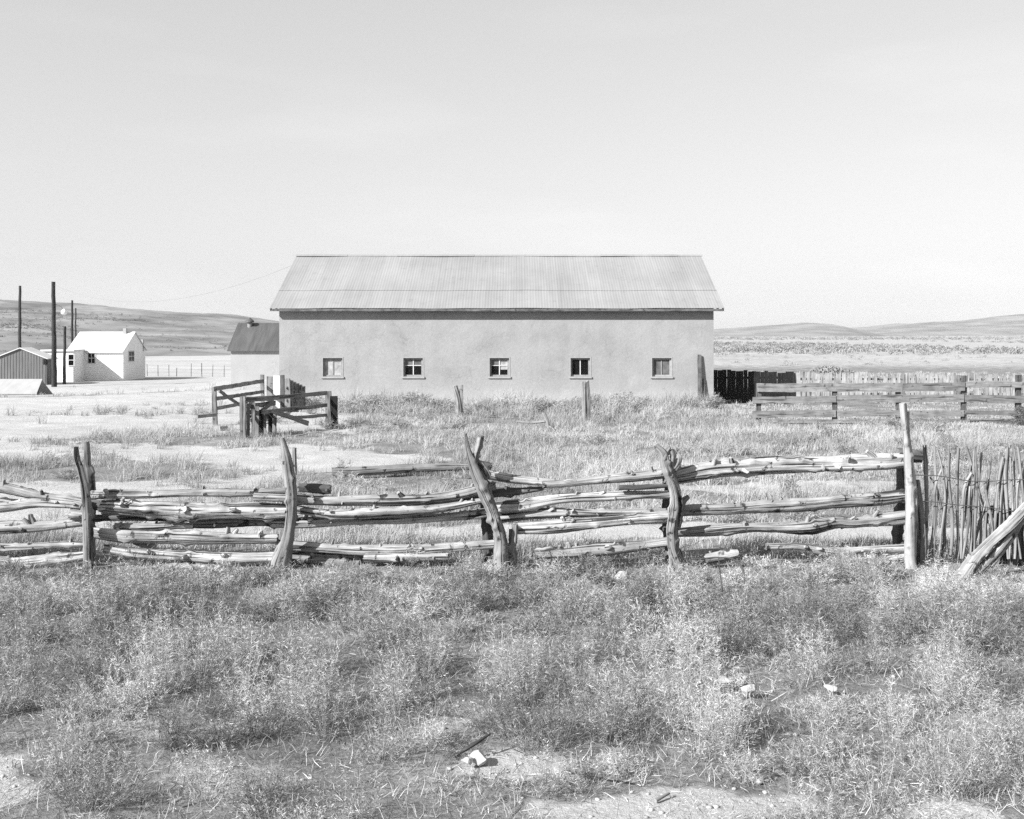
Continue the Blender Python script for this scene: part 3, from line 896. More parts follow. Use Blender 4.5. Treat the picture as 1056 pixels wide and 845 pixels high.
# ------------------------------------------------------------------ outbuildings on the left
def gable_house(root, x0, x1, y0, y1, z0, ze, zr, ov, mw, mr, thick=.08, ends=True, axis='x', roof_name='roof'):
    """walls and a pitched roof; ridge along x or along y"""
    mb = MB()
    if axis == 'x':
        ym = (y0 + y1) / 2
        for xx, s in ((x0, 1), (x1, -1)):
            g5 = [(xx, y0, z0), (xx, y1, z0), (xx, y1, ze), (xx, ym, zr), (xx, y0, ze)]
            mb.add(g5, [[0, 1, 2, 3, 4] if s < 0 else [4, 3, 2, 1, 0]])
        mb.add([(x0, y0, z0), (x1, y0, z0), (x1, y0, ze), (x0, y0, ze)], [[0, 1, 2, 3]])
        mb.add([(x0, y1, z0), (x1, y1, z0), (x1, y1, ze), (x0, y1, ze)], [[0, 3, 2, 1]])
        w = mb.build('wall', mw, root)
        rb = MB(); k = (zr - ze) / (ym - y0); xa, xb = x0 - ov, x1 + ov
        for s in (1, -1):
            ya = y0 - ov if s > 0 else y1 + ov; za = ze - ov * k
            t = thick
            vs = [(xa, ya, za), (xb, ya, za), (xb, ym, zr), (xa, ym, zr), (xa, ya, za + t), (xb, ya, za + t), (xb, ym, zr + t), (xa, ym, zr + t)]
            rb.add(vs, [[0, 3, 2, 1], [4, 5, 6, 7], [0, 1, 5, 4], [1, 2, 6, 5], [3, 0, 4, 7]])
    else:
        xm = (x0 + x1) / 2
        for yy, s in ((y0, 1), (y1, -1)):
            g5 = [(x0, yy, z0), (x1, yy, z0), (x1, yy, ze), (xm, yy, zr), (x0, yy, ze)]
            mb.add(g5, [[0, 1, 2, 3, 4] if s > 0 else [4, 3, 2, 1, 0]])
        mb.add([(x0, y0, z0), (x0, y1, z0), (x0, y1, ze), (x0, y0, ze)], [[0, 3, 2, 1]])
        mb.add([(x1, y0, z0), (x1, y1, z0), (x1, y1, ze), (x1, y0, ze)], [[0, 1, 2, 3]])
        w = mb.build('wall', mw, root)
        rb = MB(); k = (zr - ze) / (xm - x0); ya, yb = y0 - ov, y1 + ov
        for s in (1, -1):
            xa = x0 - ov if s > 0 else x1 + ov; za = ze - ov * k; t = thick
            vs = [(xa, ya, za), (xa, yb, za), (xm, yb, zr), (xm, ya, zr), (xa, ya, za + t), (xa, yb, za + t), (xm, yb, zr + t), (xm, ya, zr + t)]
            rb.add(vs, [[0, 1, 2, 3], [7, 6, 5, 4], [0, 4, 5, 1], [0, 3, 7, 4], [1, 5, 6, 2]])
    r = rb.build(roof_name, mr, root)
    return w, r


def window(root, x0, x1, z0, z1, y, face='front', cross=True):
    f = MB(); t = .07
    def c(xa, xb, ya, yb, za, zb):
        if face == 'front': f_.cuboid(xa, xb, y + ya, y + yb, za, zb)
        else: f_.cuboid(y - yb, y - ya, xa, xb, za, zb)
    f_ = f
    c(x0 - t, x0, -.04, .03, z0 - t, z1 + t); c(x1, x1 + t, -.04, .03, z0 - t, z1 + t)
    c(x0, x1, -.04, .03, z1, z1 + t); c(x0, x1, -.06, .03, z0 - t, z0)
    zm = (z0 + z1) / 2
    c(x0, x1, -.03, .03, zm - .025, zm + .025)
    if cross:
        xm = (x0 + x1) / 2; c(xm - .02, xm + .02, -.028, .028, z0, zm - .025); c(xm - .02, xm + .02, -.028, .028, zm + .025, z1)
    w = f.build('window', M['white_frame'], root)
    f_ = MB(); c(x0, x1, -.012, -.004, z0, z1); f_.build('pane', M['black_pane'], w)
    return w


# shed behind the barn's left end
D0 = 80.0
sx0 = (238 - CX) / F * D0; sgz = -.72
zE = EYE - (360.5 - HY) / F * D0; zR = EYE + (HY - 334) / F * (D0 + 3.2)
shed = thing('shed', 'small white shed with a dark metal roof behind the left end of the barn', 'shed', (sx0 + 3, D0, sgz))
w, r = gable_house(shed, sx0, sx0 + 6.5, D0, D0 + 6.0, sgz - .6, zE, zR, .22, M['shed_wall'], M['shed_roof'], .06)
mb = MB(); q = P(257.5, 335, D0 + 2.6)
mb.tube([q + Vector((0, 0, -.25)), q + Vector((0, 0, .18))], [.17, .17], 12, .1, 0, raw_end=False)
v = mb.build('roof_vent', M['grey_frame'], r, smooth=False)
mb = MB(); mb.tube([q + Vector((0, 0, .18)), q + Vector((0, 0, .30)), q + Vector((0, 0, .52))], [.34, .32, .06], 14, .1, 0, raw_end=False)
mb.build('vent_cap', M['shed_roof'], r)
mb = MB(); xd = (280 - CX) / F * D0
mb.cuboid(xd, xd + .75, D0 - .03, D0 + .02, sgz, sgz + 1.75)
dr = mb.build('door', M['sill'], shed)
mb = MB(); mb.cuboid(xd + .63, xd + .67, D0 - .07, D0 - .03, sgz + .85, sgz + .95); mb.build('handle', M['wire'], dr)

# white house with its front wing
D1 = 94.3; hz = -1.0
hx1 = (127 - CX) / F * D1; hx0 = (70 - CX) / F * D1
zE = EYE - (362 - HY) / F * D1; zR = EYE + (HY - 343) / F * (D1 + 2.8)
house = thing('house', 'small white clapboard house with a bright metal roof and a low front wing', 'house', ((hx0 + hx1) / 2, D1, hz))
w, r = gable_house(house, hx0, hx1, D1, D1 + 5.7, hz - .3, zE, zR, .1, M['house_wall'], M['house_roof'], .07)
wx1 = (87.0 - CX) / F * D1; Dw = D1 - 2.4; wx0 = (44 - CX) / F * Dw
zW = EYE - (362.5 - HY) / F * Dw
mb = MB(); mb.cuboid(wx0, wx1, Dw, D1 - .004, hz - .3, zW); mb.build('wing_wall', M['house_wall'], house)
mb = MB(); mb.cuboid(wx0 - .15, wx1 + .12, Dw - .15, D1 - .15, zW, zW + .14)
mb.build('wing_roof', M['house_roof'], house)
mb = MB()   # clapboard laps
for k in range(17):
    z = hz + .05 + k * .155
    if z < zE - .12:
        mb.cuboid(wx1 + .015, hx1 - .02, D1 - .016, D1 + .01, z, z + .02)
        mb.cuboid(hx1 - .01, hx1 + .016, D1 + .02, D1 + 5.6, z, z + .02)
        mb.cuboid(wx0 + .02, wx1 - .02, Dw - .016, Dw + .01, z, z + .02)
        mb.cuboid(wx1 - .01, wx1 + .016, Dw + .02, D1 - .03, z, z + .02)
mb.build('clapboards', M['house_wall'], house)
x = (91.2 - CX) / F * D1
window(house, x, x + .56, EYE - (374.5 - HY) / F * D1, EYE - (364.5 - HY) / F * D1, D1 - .018)
x = (71.0 - CX) / F * Dw
window(house, x, x + .42, EYE - (377 - HY) / F * Dw, EYE - (366 - HY) / F * Dw, Dw - .018, cross=False)
window(house, D1 + 1.3, D1 + 2.6, EYE - (373 - HY) / F * D1, EYE - (363 - HY) / F * D1, hx1 + .018, 'side')
mb = MB(); q = P(129, 342.5, D1 + 2.6); mb.cuboid(q.x - .14, q.x + .14, q.y - .14, q.y + .14, q.z - .5, q.z + .32); mb.build('chimney', M['shed_wall'], r)
mb = MB(); mb.cuboid(hx0 + .05, hx1, D1 - .14, D1 - .105, zE - .2, zE - .06); mb.build('fascia', M['white_frame'], r)
mb = MB(); q = P(149, 350, D1 + 5.6); mb.cuboid(hx1 - .22, hx1 + .02, D1 + 5.0, D1 + 5.3, zE - .1, zE + .95); mb.build('flue', M['shed_wall'], r)

# dark garage
D2 = 87.0; gxm = (21 - CX) / F * D2; gw = 27 / F * D2
garage = thing('garage', 'dark gabled garage with a pale roof at the left edge of the yard', 'garage', (gxm, D2, -1))
w, r = gable_house(garage, gxm - gw, gxm + gw, D2, D2 + 1.9, -1.3, EYE - (370 - HY) / F * D2, EYE - (359.5 - HY) / F * D2, .14, M['garage_wall'], M['house_roof'], .07, axis='y')
mb = MB()
for k in range(18):
    xx = gxm - gw + .1 + k * (2 * gw - .2) / 17
    top = EYE - (359.5 - HY) / F * D2 - abs(xx - gxm) / gw * (10.5 / F * D2) - .1
    mb.cuboid(xx - .02, xx + .02, D2 - .025, D2 + .01, -1.1, top)
mb.build('batten', M['garage_wall'], garage)
mb = MB(); q = P(46.5, 372, D2 - .2); mb.cuboid(q.x - .10, q.x + .13, q.y - .1, q.y + .15, q.z - .33, q.z + .12); mb.build('bracket', M['dark_board'], garage)
# wedge-shaped cellar
D3 = 67.5
c0 = P(-14, 406.5, D3); c1 = P(37.5, 406.5, D3); zb = float(zg(c1.x, D3)) - .35
zt = EYE - (391 - HY) / F * (D3 + 2.0)
xr = (43 - CX) / F * (D3 + 2.0)
cel = thing('cellar', 'low wedge-shaped cellar with a pale sloping roof in front of the dark garage', 'cellar', (c0.x, D3, zb + .3))
mb = MB()
A = [(c0.x, D3, zb), (c1.x, D3, zb), (xr + .3, D3 + 3.4, zb), (c0.x, D3 + 3.4, zb), (c0.x, D3 + 2.0, zt - .05), (xr, D3 + 2.0, zt - .05)]
mb.add(A, [[0, 1, 5, 4], [1, 2, 5], [0, 4, 3], [3, 4, 5, 2]])
mb.build('side', M['slab_side'], cel)
zf = EYE - (406 - HY) / F * D3
mb = MB()
mb.add([(c0.x - .1, D3 - .02, zf), (c1.x + .02, D3 - .02, zf), (xr + .03, D3 + 2.03, zt), (c0.x - .1, D3 + 2.03, zt),
        (c0.x - .1, D3 - .02, zf - .06), (c1.x + .02, D3 - .02, zf - .06), (xr + .03, D3 + 2.03, zt - .045), (c0.x - .1, D3 + 2.03, zt - .045)],
       [[0, 1, 2, 3], [4, 5, 1, 0], [5, 6, 2, 1], [6, 7, 3, 2]])
mb.build('roof', M['slab'], cel)

# poles
def pole(px, pytop, D, r0, r1, label, lamp=False, lean=0.0):
    b = GX(px, D, -.4); t = P(px + lean, pytop, D)
    root = thing('utility_pole', label, 'pole', GX(px, D), 'bare wooden poles around the house')
    mb = MB(); mb.tube([b, (b + t) / 2, t], [r0, (r0 + r1) / 2, r1], 10, .5, .04, bend=.015, seed=int(px))
    mb.build('shaft', M['pole'], root, smooth=True)
    if lamp:
        a0 = t + Vector((0, 0, -1.7)); a1 = P(66, 319.5, D)
        mb = MB(); mb.tube([a0, (a0 + a1) / 2 + Vector((0, 0, .12)), a1], [.022, .022], 6, .2, 0, raw_end=False)
        ar = mb.build('lamp_arm', M['cable'], root)
        mb = MB(); mb.tube([a1 + Vector((0, 0, .05)), a1 + Vector((0, 0, -.1)), a1 + Vector((0, 0, -.3)), a1 + Vector((0, 0, -.42))], [.06, .2, .22, .05], 12, .08, 0, raw_end=False)
        mb.build('lamp_shade', M['lamp_glass'], root, smooth=True)
    return t


pt1 = pole(20, 295, 104, .17, .12, 'tall bare pole rising behind the dark garage', lean=.6)
pt2 = pole(56, 291, 84, .21, .14, 'thickest and tallest dark pole, with a small lamp, before the house wing', lamp=True, lean=-1)
pole(66, 337, 88, .13, .10, 'shortest dark pole, standing close in front of the house wing', lean=1)
pt4 = pole(74.4, 310, 112, .15, .10, 'slim pole behind the left end of the house roof')
pole(78, 318, 124, .11, .08, 'thinnest pole, just right of another behind the house roof')
mb = MB()
a, b = pt2 + Vector((0, 0, -.2)), P(283, 280, 52)
b = Vector((BX0 - .05, RY - .3, RZ - .3))
pts = [a.lerp(b, k / 14) + Vector((0, 0, -1.6 * 4 * (k / 14) * (1 - k / 14))) for k in range(15)]
mb.tube(pts, [.0042, .0042], 5, 3, 0, raw_end=False)
tag(mb.build('power_line', M['cable'], loc=a), 'thin sagging overhead wire running from the tallest pole to the barn gable', 'wire')

# far wire fence
wf = thing('wire_fence', 'thin wire fence on slim posts between the white house and the shed', 'fence', (-33, 104, -1))
wp = []
for k, px in enumerate((152, 163, 174, 182, 197, 208, 219, 231, 244, 262)):
    D = 105 - k * .3; b = GX(px, D, -.2); h = random.uniform(1.05, 1.35)
    if px == 182: h = .8
    mb = MB(); mb.tube([b, b + Vector((random.uniform(-.05, .05), 0, h + .2))], [.045, .035], 7, .4, .1, seed=k); mb.build('post', M['stick'], wf)
    wp.append(b)
for hgt in (.35, .7, 1.0):
    mb = MB(); mb.tube([p + Vector((0, -.06, .2 + hgt)) for p in wp], [.007, .007], 4, 5, 0, raw_end=False); mb.build('wire', M['wire'], wf)


# ------------------------------------------------------------------ fences at the right of the barn
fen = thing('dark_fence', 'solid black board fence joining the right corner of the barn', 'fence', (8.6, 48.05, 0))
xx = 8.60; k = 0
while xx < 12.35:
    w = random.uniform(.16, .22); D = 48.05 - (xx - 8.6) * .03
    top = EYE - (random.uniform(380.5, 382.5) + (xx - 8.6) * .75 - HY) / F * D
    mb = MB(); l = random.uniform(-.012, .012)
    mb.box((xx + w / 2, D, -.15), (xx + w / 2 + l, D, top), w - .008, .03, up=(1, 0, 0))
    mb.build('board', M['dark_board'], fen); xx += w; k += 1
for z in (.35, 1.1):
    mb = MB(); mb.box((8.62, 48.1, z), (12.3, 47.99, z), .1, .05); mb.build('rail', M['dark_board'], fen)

fen = thing('picket_fence', 'pale picket fence of split uneven stakes running behind the board rails', 'fence', (12.5, 47.9, 0))
xx = 12.42; k = 0
while k < 92 and xx < 30:
    w = random.uniform(.11, .20); D = 47.92 - (xx - 12.4) * .05
    top = EYE - (random.uniform(383.0, 386.0) + (xx - 12.4) * .28 - HY) / F * D
    mb = MB(); l = random.uniform(-.03, .03)
    mb.box((xx + w / 2, D, -.15), (xx + w / 2 + l, D, top), w, .03, up=(1, 0, 0), warp=.006)
    if random.random() > .06:
        mb.build('picket', M['picket'] if random.random() < .95 else M['board'], fen)
    xx += w + random.choice((.01, .02, .03, .05)); k += 1
for z in (.4, 1.05):
    mb = MB(); mb.box((12.42, 48.0, z), (xx, 47.98 - (xx - 12.4) * .05, z), .1, .05); mb.build('rail', M['board'], fen)

bf = thing('board_fence', 'grey fence of four long horizontal boards on posts in front of the pale pickets', 'fence', P(782, 437, 37))
BD = 37.0
posts = [(782, 395.5, .16), (861, 399, .15), (926, 400, .14), (993.5, 387.5, .16), (1050, 387, .17), (1112, 390, .16), (1180, 392, .16)]
for px, pt, w in posts:
    mb = MB(); b = GX(px, BD + .11, -.3); t = P(px + random.uniform(-.6, .6), pt, BD + .11)
    mb.box(b, t, w, .13, up=(1, 0, 0), warp=.01); mb.build('post', M['dark_log'], bf)  # dark post tone paints the shadows between the rails
rails = [  # (x0, y0, x1, y1, height px)
    (781, 400, 930, 399.5, 9), (931, 399.5, 995, 399, 8.5), (996, 396.5, 1062, 397, 6), (1063, 397, 1185, 397, 7),
    (776, 413, 862, 412, 7), (862.5, 411.5, 994, 411, 8), (995, 411, 1062, 412, 7.5), (1063, 411, 1185, 413, 7),
    (776, 427.5, 862, 426.5, 7), (863, 426.5, 994, 426.5, 6.5), (995, 425.5, 1062, 427, 4), (1063, 427, 1185, 427, 5),
    (797, 434.5, 926, 434.5, 3.5), (927, 434.5, 1000, 434.5, 3)]
for k, (xa, ya, xb, yb, h) in enumerate(rails):
    mb = MB(); mb.box(P(xa, ya, BD + .012 * (k % 2)), P(xb, yb, BD + .012 * (k % 2)), h / F * BD, .045, warp=.008); mb.build('rail', M['board'], bf)
    
# dark shrub at the right end of the board fence
bx = (1052 - CX) / F * 36.2
V, T, tn = bushes(np.array([bx, bx + .5]), np.array([36.2, 36.3]), np.array([0., 0]), np.array([.32, .5]), np.array([.7, .6]), 1200, np.array([.10, .15]), .16)
o = tri_mesh('shrub', V - np.array([bx, 36.2, 0]), T, M['scrub'], tn); o.location = (bx, 36.2, 0)
tag(o, 'small dark shrub in front of the board fence at the right edge', 'shrub')


# ------------------------------------------------------------------ gates and posts by the barn's left corner
def brd(root, name, p0, p1, w, t=.04, m='board', up=(0, 0, 1), warp=.008):
    mb = MB(); mb.box(p0, p1, w, t, up=up, warp=warp); return mb.build(name, M[m], root)


def lerpD(px, a, b):   # distance along a gate whose ends stand at (px, D)
    return a[1] + (b[1] - a[1]) * (px - a[0]) / (b[0] - a[0])


ga, gb = (221.5, 36.3), (271, 44.0)
gt = thing('wooden_gate', 'open plank gate with a diagonal brace standing in the bare yard', 'gate', GX(221.5, 36.3), 'plank gates by the barn')
G = lambda px, py, o=0: P(px, py, lerpD(px, ga, gb) + o)
brd(gt, 'post', GX(222, 36.3, -.25), P(221, 399.5, 36.3), .14, .12, up=(1, 0, 0))
brd(gt, 'post', GX(271, 44.0, -.25), P(270.5, 386.5, 44.0), .13, .12, up=(1, 0, 0))
brd(gt, 'rail', G(220, 401.5, -.08), G(271.5, 393, -.08), .15); brd(gt, 'rail', G(222, 411.5, -.08), G(272, 404, -.08), .13)
brd(gt, 'rail', G(222, 421.5, -.08), G(262, 414, -.08), .12)
brd(gt, 'brace', G(226, 403, -.13), G(247, 418, -.13), .12)
ga2, gb2 = (250.5, 31.6), (339, 35.6)
gt = thing('wooden_gate', 'sagging plank gate with broken boards at its near end, deep in grass', 'gate', GX(250.5, 31.6), 'plank gates by the barn')
G = lambda px, py, o=0: P(px, py, lerpD(px, ga2, gb2) + o)
brd(gt, 'post', GX(251, 31.6, -.2), P(250.5, 409, 31.6), .17, .14, up=(1, 0, 0))
brd(gt, 'post', GX(339.5, 35.6, -.2), P(338.5, 403.5, 35.6), .19, .13, up=(1, 0, 0))
brd(gt, 'rail', G(252, 413, -.1), G(337, 405.5, -.1), .13); brd(gt, 'rail', G(270, 425, -.1), G(337, 418, -.1), .12)
brd(gt, 'rail', G(300, 431, -.1), G(337, 428.5, -.1), .11)
brd(gt, 'brace', G(280, 423.5, -.15), G(318, 437, -.15), .15)
# heap of broken boards / feed rack behind the near post
fr = thing('feed_rack', 'tumbledown rack of broken boards beside the near gate post', 'feed rack', GX(266, 32.6))
for k in range(7):
    px = 255 + k * 4.6 + random.uniform(-1, 1); D = 32.0 + k * .22
    brd(fr, 'slat', GX(px, D, -.1), P(px + random.uniform(-1.5, 1.5), random.uniform(414, 424), D), random.uniform(.09, .16), .03, up=(1, 0, 0), m=random.choice(('board', 'board', 'dark_board')))
for ya, yb in ((412, 410.5), (419, 416), (425, 427), (431, 429)):
    brd(fr, 'rail', P(254, ya, 32.3), P(284, yb, 33.6), random.uniform(.10, .16), .035)
brd(fr, 'rail', P(258, 434, 32.2), P(282, 414, 33.4), .12, .03)
brd(fr, 'rail', P(256, 416, 32.1), P(274, 440, 32.9), .10, .03)
p = GX(203.5, 36.4)
o = MB(); o.box(P(203.6, 430, 35.6), P(223, 427.8, 36.1), .10, .05, warp=.004)
tag(o.build('plank', M['board'], loc=P(203.6, 430, 35.6)), 'short loose plank jutting left from the foot of the open gate', 'plank')
o = MB(); o.box(GX(278.6, 43.2, -.2), P(278.6, 388.5, 43.2), .27, .05, up=(1, 0, 0), warp=.006)
tag(o.build('plank', M['board'], loc=GX(278.6, 43.2)), 'wide upright grey plank between the open gate and the white post', 'plank')
o = MB(); o.box(GX(286, 42.6, -.2), P(286, 387.5, 42.6), .26, .2, up=(1, 0, 0), warp=.006)
tag(o.build('post', M['white_frame'], loc=GX(286, 42.6)), 'thick whitewashed post before the left corner of the barn', 'post')
o = MB(); o.box(GX(291.8, 42.3, -.2), P(291.3, 387, 42.3), .15, .12, up=(1, 0, 0), warp=.008)
tag(o.build('post', M['dark_log'], loc=GX(291.8, 42.3)), 'narrow dark post touching the white post by the barn corner', 'post')
pn = thing('wooden_hurdle', 'dark boarded panel with a slanting top beside the white post', 'hurdle', GX(304, 42))
for k in range(6):
    px = 296.5 + k * 3.1; top = 390.5 + k * 1.55
    brd(pn, 'board', GX(px, 42.0 + k * .12, -.15), P(px, top, 42.0 + k * .12), 3.1 / F * 42 + .10, .035, up=(1, 0, 0), warp=.0)
brd(pn, 'rail', P(295, 400, 41.93), P(313.5, 404, 42.57), .1, .03); brd(pn, 'rail', P(295, 413, 41.93), P(313.5, 413, 42.57), .1, .03)
o = MB(); o.box(GX(345.5, 35.3, -.2), P(344, 408.5, 35.3), .22, .1, up=(1, 0, 0), warp=.008)
tag(o.build('post', M['dark_board'], loc=GX(345.5, 35.3)), 'black squared post at the far end of the sagging gate', 'post')
o = MB(); b = GX(231, 33.2, .12); o.box(b + Vector((-.1, 0, 0)), b + Vector((.1, .02, .02)), .14, .12, warp=.01)
tag(o.build('wood_block', M['dark_log'], loc=b), 'small dark block of wood in the grass below the open gate', 'wood block')

# lone posts in the pasture
def lone(px, py, D, w, label, split=False, m='post'):
    b = GX(px + .8, D, -.25); t = P(px, py, D)
    mb = MB()
    if split:
        mb.tube([b, b.lerp(t, .6), t + Vector((-w * .5, 0, 0))], [w * .55, w * .5, w * .32], 9, .12, .2, seed=int(px))
        mb.tube([b.lerp(t, .35), b.lerp(t, .7) + Vector((w * .4, 0, 0)), t + Vector((w * .5, 0, .02))], [w * .45, w * .4, w * .25], 8, .12, .2, seed=int(px) + 1)
    else:
        mb.tube([b, b.lerp(t, .5), t], [w * .6, w * .5, w * .45], 10, .12, .15, seed=int(px))
    return tag(mb.build('post', M[m], loc=GX(px, D)), label, 'post')


lone(472.5, 398, 39, .25, 'split dark-sided lone post standing before the second and third barn windows', True, m='board')
lone(604, 393.5, 37.2, .27, 'grey lone post standing before the fourth barn window', False, m='board')
lone(303.5, 462, 23.5, .1, 'thin stake in the sand behind the log fence', False)

# dead branch
br = GX(560, 34.0)
mb = MB()
mb.tube([P(533, 435, 34.3), P(548, 436, 34.1), P(562, 434.5, 34)], [.04, .05, .055], 7, .2, .2, seed=4)
mb.tube([P(560.5, 426, 34), P(564.5, 435, 34), P(567, 447, 34)], [.045, .065, .06], 7, .15, .2, seed=5)
mb.tube([P(565, 439, 34), P(571, 443, 33.9), P(574, 447, 33.8)], [.04, .035, .02], 7, .15, .2, seed=6)
tag(mb.build('dead_branch', M['stick'], loc=br), 'forked dead branch lying in the pasture grass before the middle window', 'branch')

# long log lying in the pasture
a = GX(343, 23.0, .12); b = GX(507, 23.9, .17)
mb = MB(); mb.tube([a, a.lerp(b, .5) + Vector((0, 0, .02)), b], [.095, .09, .07], 14, .2, .1, knots=5, seed=12, end_mi=1)
tag(mb.build('log', [M['post'], M['endgrain']], loc=a, smooth=True), 'long straight fallen log lying in the pasture just behind the log fence', 'log')


# ------------------------------------------------------------------ the log fence
PD, LD, KD = 14.0, 14.24, 14.52      # front posts, rails, back posts
lf = thing('log_fence', 'rustic fence of stacked bleached logs held between crooked posts', 'fence', (-.8, 14.1, 0))
px2m = lambda w, D: w / F * D


def timber(root, name, pts, widths, D, m='log', seed=0, knots=0, bend=.0, sides=14, rough=.12, end=True, dd=None, dark_end=True):
    """pts in photo columns/rows on the plane at distance D; widths in the same units"""
    mb = MB()
    dd = dd or [0] * len(pts)
    mb.tube([P(x, y, D + q) for (x, y), q in zip(pts, dd)], [px2m(w, D) / 2 * 1.0 for w in widths], 22, .05, rough, knots, bend, seed, end_mi=1)
    return mb


def rail(pts, widths, seed, off=0.0, m='log', knots=8, bend=.008, rough=.15):
    mb = timber(lf, 'rail', pts, widths, LD + off, seed=seed, knots=knots, bend=bend, rough=rough)
    # broken-off branch stubs and loose splinters
    r = np.random.default_rng(seed + 900)
    L_ = abs(pts[-1][0] - pts[0][0])
    for _ in range(int(L_ / 28)):
        k = int(r.integers(0, len(pts) - 1)); t = r.random()
        x = pts[k][0] * (1 - t) + pts[k + 1][0] * t; y = pts[k][1] * (1 - t) + pts[k + 1][1] * t
        wdt = px2m(float(np.interp(x, [q[0] for q in pts], np.interp(np.linspace(0, 1, len(pts)), np.linspace(0, 1, len(widths)), widths))), LD)
        a = r.uniform(-1.9, 1.9); c = P(x, y, LD + off)
        d = Vector((r.normal(0, .45), -abs(math.sin(a)) * .6, math.cos(a))).normalized()
        q = c + d * wdt * .30
        l_ = wdt * r.uniform(.35, .75); rr_ = wdt * r.uniform(.12, .24)
        mb.tube([q, q + d * l_ * .6, q + d * l_ + Vector((r.normal(0, .01), 0, 0))], [rr_ * 1.3, rr_, rr_ * .75], 8, .02, .2, 0, 0, seed + _)
    mb.build('rail', [M[m], M['endgrain']], lf, smooth=True)


R_ = rail
# beyond the left edge up to the first post
R_([(-70, 490), (0, 503), (42, 512), (90, 519)], [10, 10, 9, 8], 1, .05)
R_([(-60, 528), (0, 523.5), (33, 519), (60, 520), (84, 522)], [9, 9, 10, 8, 6], 2, -.04, knots=7)
R_([(73, 530), (86, 531.5)], [11, 9], 3, -.06, knots=1)
R_([(-80, 549), (0, 545), (42, 543), (88, 538)], [13, 13, 13, 10], 4, 0, knots=2)
R_([(-60, 562), (0, 563), (40, 563), (92, 561)], [8, 8, 7, 6], 5, .04)
R_([(14, 583), (50, 579), (92, 574)], [14, 14, 11], 6, -.05, knots=4)
R_([(-60, 577), (-10, 578), (13, 579)], [12, 12, 10], 7, .10)
R_([(-70, 512), (0, 516), (40, 520)], [6, 6, 4], 8, .18)
# first to second post
R_([(94, 511), (140, 511), (200, 508.5), (250, 508), (297, 506.5)], [10, 9, 8, 8, 7], 11, .03, knots=7)
R_([(262, 513), (300, 514), (324, 516)], [7.5, 8, 7], 12, -.12, knots=2)
R_([(105, 523), (150, 525), (200, 527), (250, 527), (296, 527)], [12, 15, 16, 15, 13], 13, -.02, knots=12, rough=.17)
R_([(88, 534), (140, 534), (200, 536)], [7, 7, 5], 14, .2, m='post')
R_([(118, 543), (150, 543), (200, 542.5)], [7, 8, 7], 15, .06)
R_([(196, 540), (250, 539), (300, 538)], [8, 9, 9], 16, .10, m='post')  # shaded run of the previous log, its shade put into darker wood
R_([(92, 549), (130, 553), (180, 554), (240, 554.5), (286, 556)], [10, 12, 12, 11, 9], 17, -.03, knots=8)
R_([(108, 566), (140, 570), (180, 574), (230, 577), (290, 577)], [9, 12, 13, 13, 13], 18, -.08, knots=3)
R_([(130, 592), (170, 589), (205, 588), (228, 587)], [9, 11, 11, 8], 19, -.16, knots=6)
R_([(90, 521), (118, 522), (135, 522)], [10, 10, 7], 20, .16, m='dark_log')
R_([(138, 560), (152, 563), (160, 570)], [4, 8, 5], 21, .08)
# second to third post
R_([(292, 517), (330, 517), (360, 517), (420, 515.5), (470, 510), (510, 500)], [9, 10, 12, 12, 11, 9], 31, 0, knots=4)
R_([(300, 524), (345, 531), (380, 530), (421, 527), (460, 523), (500, 516)], [8, 9, 11, 10, 8, 6], 32, -.06, knots=9, rough=.18)
R_([(280, 539), (330, 538), (400, 537), (440, 534), (480, 531), (516, 527)], [11, 10, 8, 8, 9, 8], 33, .08, m='log')
R_([(308, 503), (325, 504), (341, 505)], [9, 11, 9], 34, .02, m='dark_log', knots=1, bend=0)  # log end in shadow, the shade put into its dark colour
R_([(285, 562), (340, 565), (400, 568.5), (460, 565), (530, 559)], [9, 10, 10, 9, 8], 35, 0, knots=5)
R_([(376, 575), (420, 574.5), (462, 574)], [9, 10, 7], 36, -.1, knots=3)
R_([(296, 576), (335, 577), (372, 579)], [12, 15, 13], 37, .1, m='post')  # shadowed log, the shadow painted by a darker wood
R_([(440, 520), (480, 514), (540, 507)], [4, 5, 6], 38, .16, m='post')
# third to fourth post
R_([(500, 489), (530, 494), (571, 498)], [9, 8, 7], 41, .10, knots=2)
R_([(560, 500), (610, 496), (650, 492.5), (694, 488)], [7, 9, 10, 11], 42, 0, knots=3)
R_([(508, 524), (540, 521), (575, 515.5), (630, 512), (694, 510)], [11, 12, 10, 9, 9], 43, .05, knots=4)
R_([(638, 503), (660, 503), (690, 501)], [5, 5, 4], 44, -.05, m='dark_log', knots=1)
R_([(505, 535), (560, 530), (620, 530), (692, 528)], [10, 11, 8, 7], 45, .10, knots=3)
R_([(534, 545), (570, 543), (605, 540), (650, 537), (696, 532.5)], [14, 13, 12, 11, 11], 46, -.05, knots=4)
R_([(552, 571), (590, 570), (617, 567), (650, 564), (696, 558)], [11, 13, 13, 11, 10], 47, -.02, knots=3)
R_([(505, 508), (535, 506), (560, 504)], [10, 7, 4], 48, .16, m='dark_log')
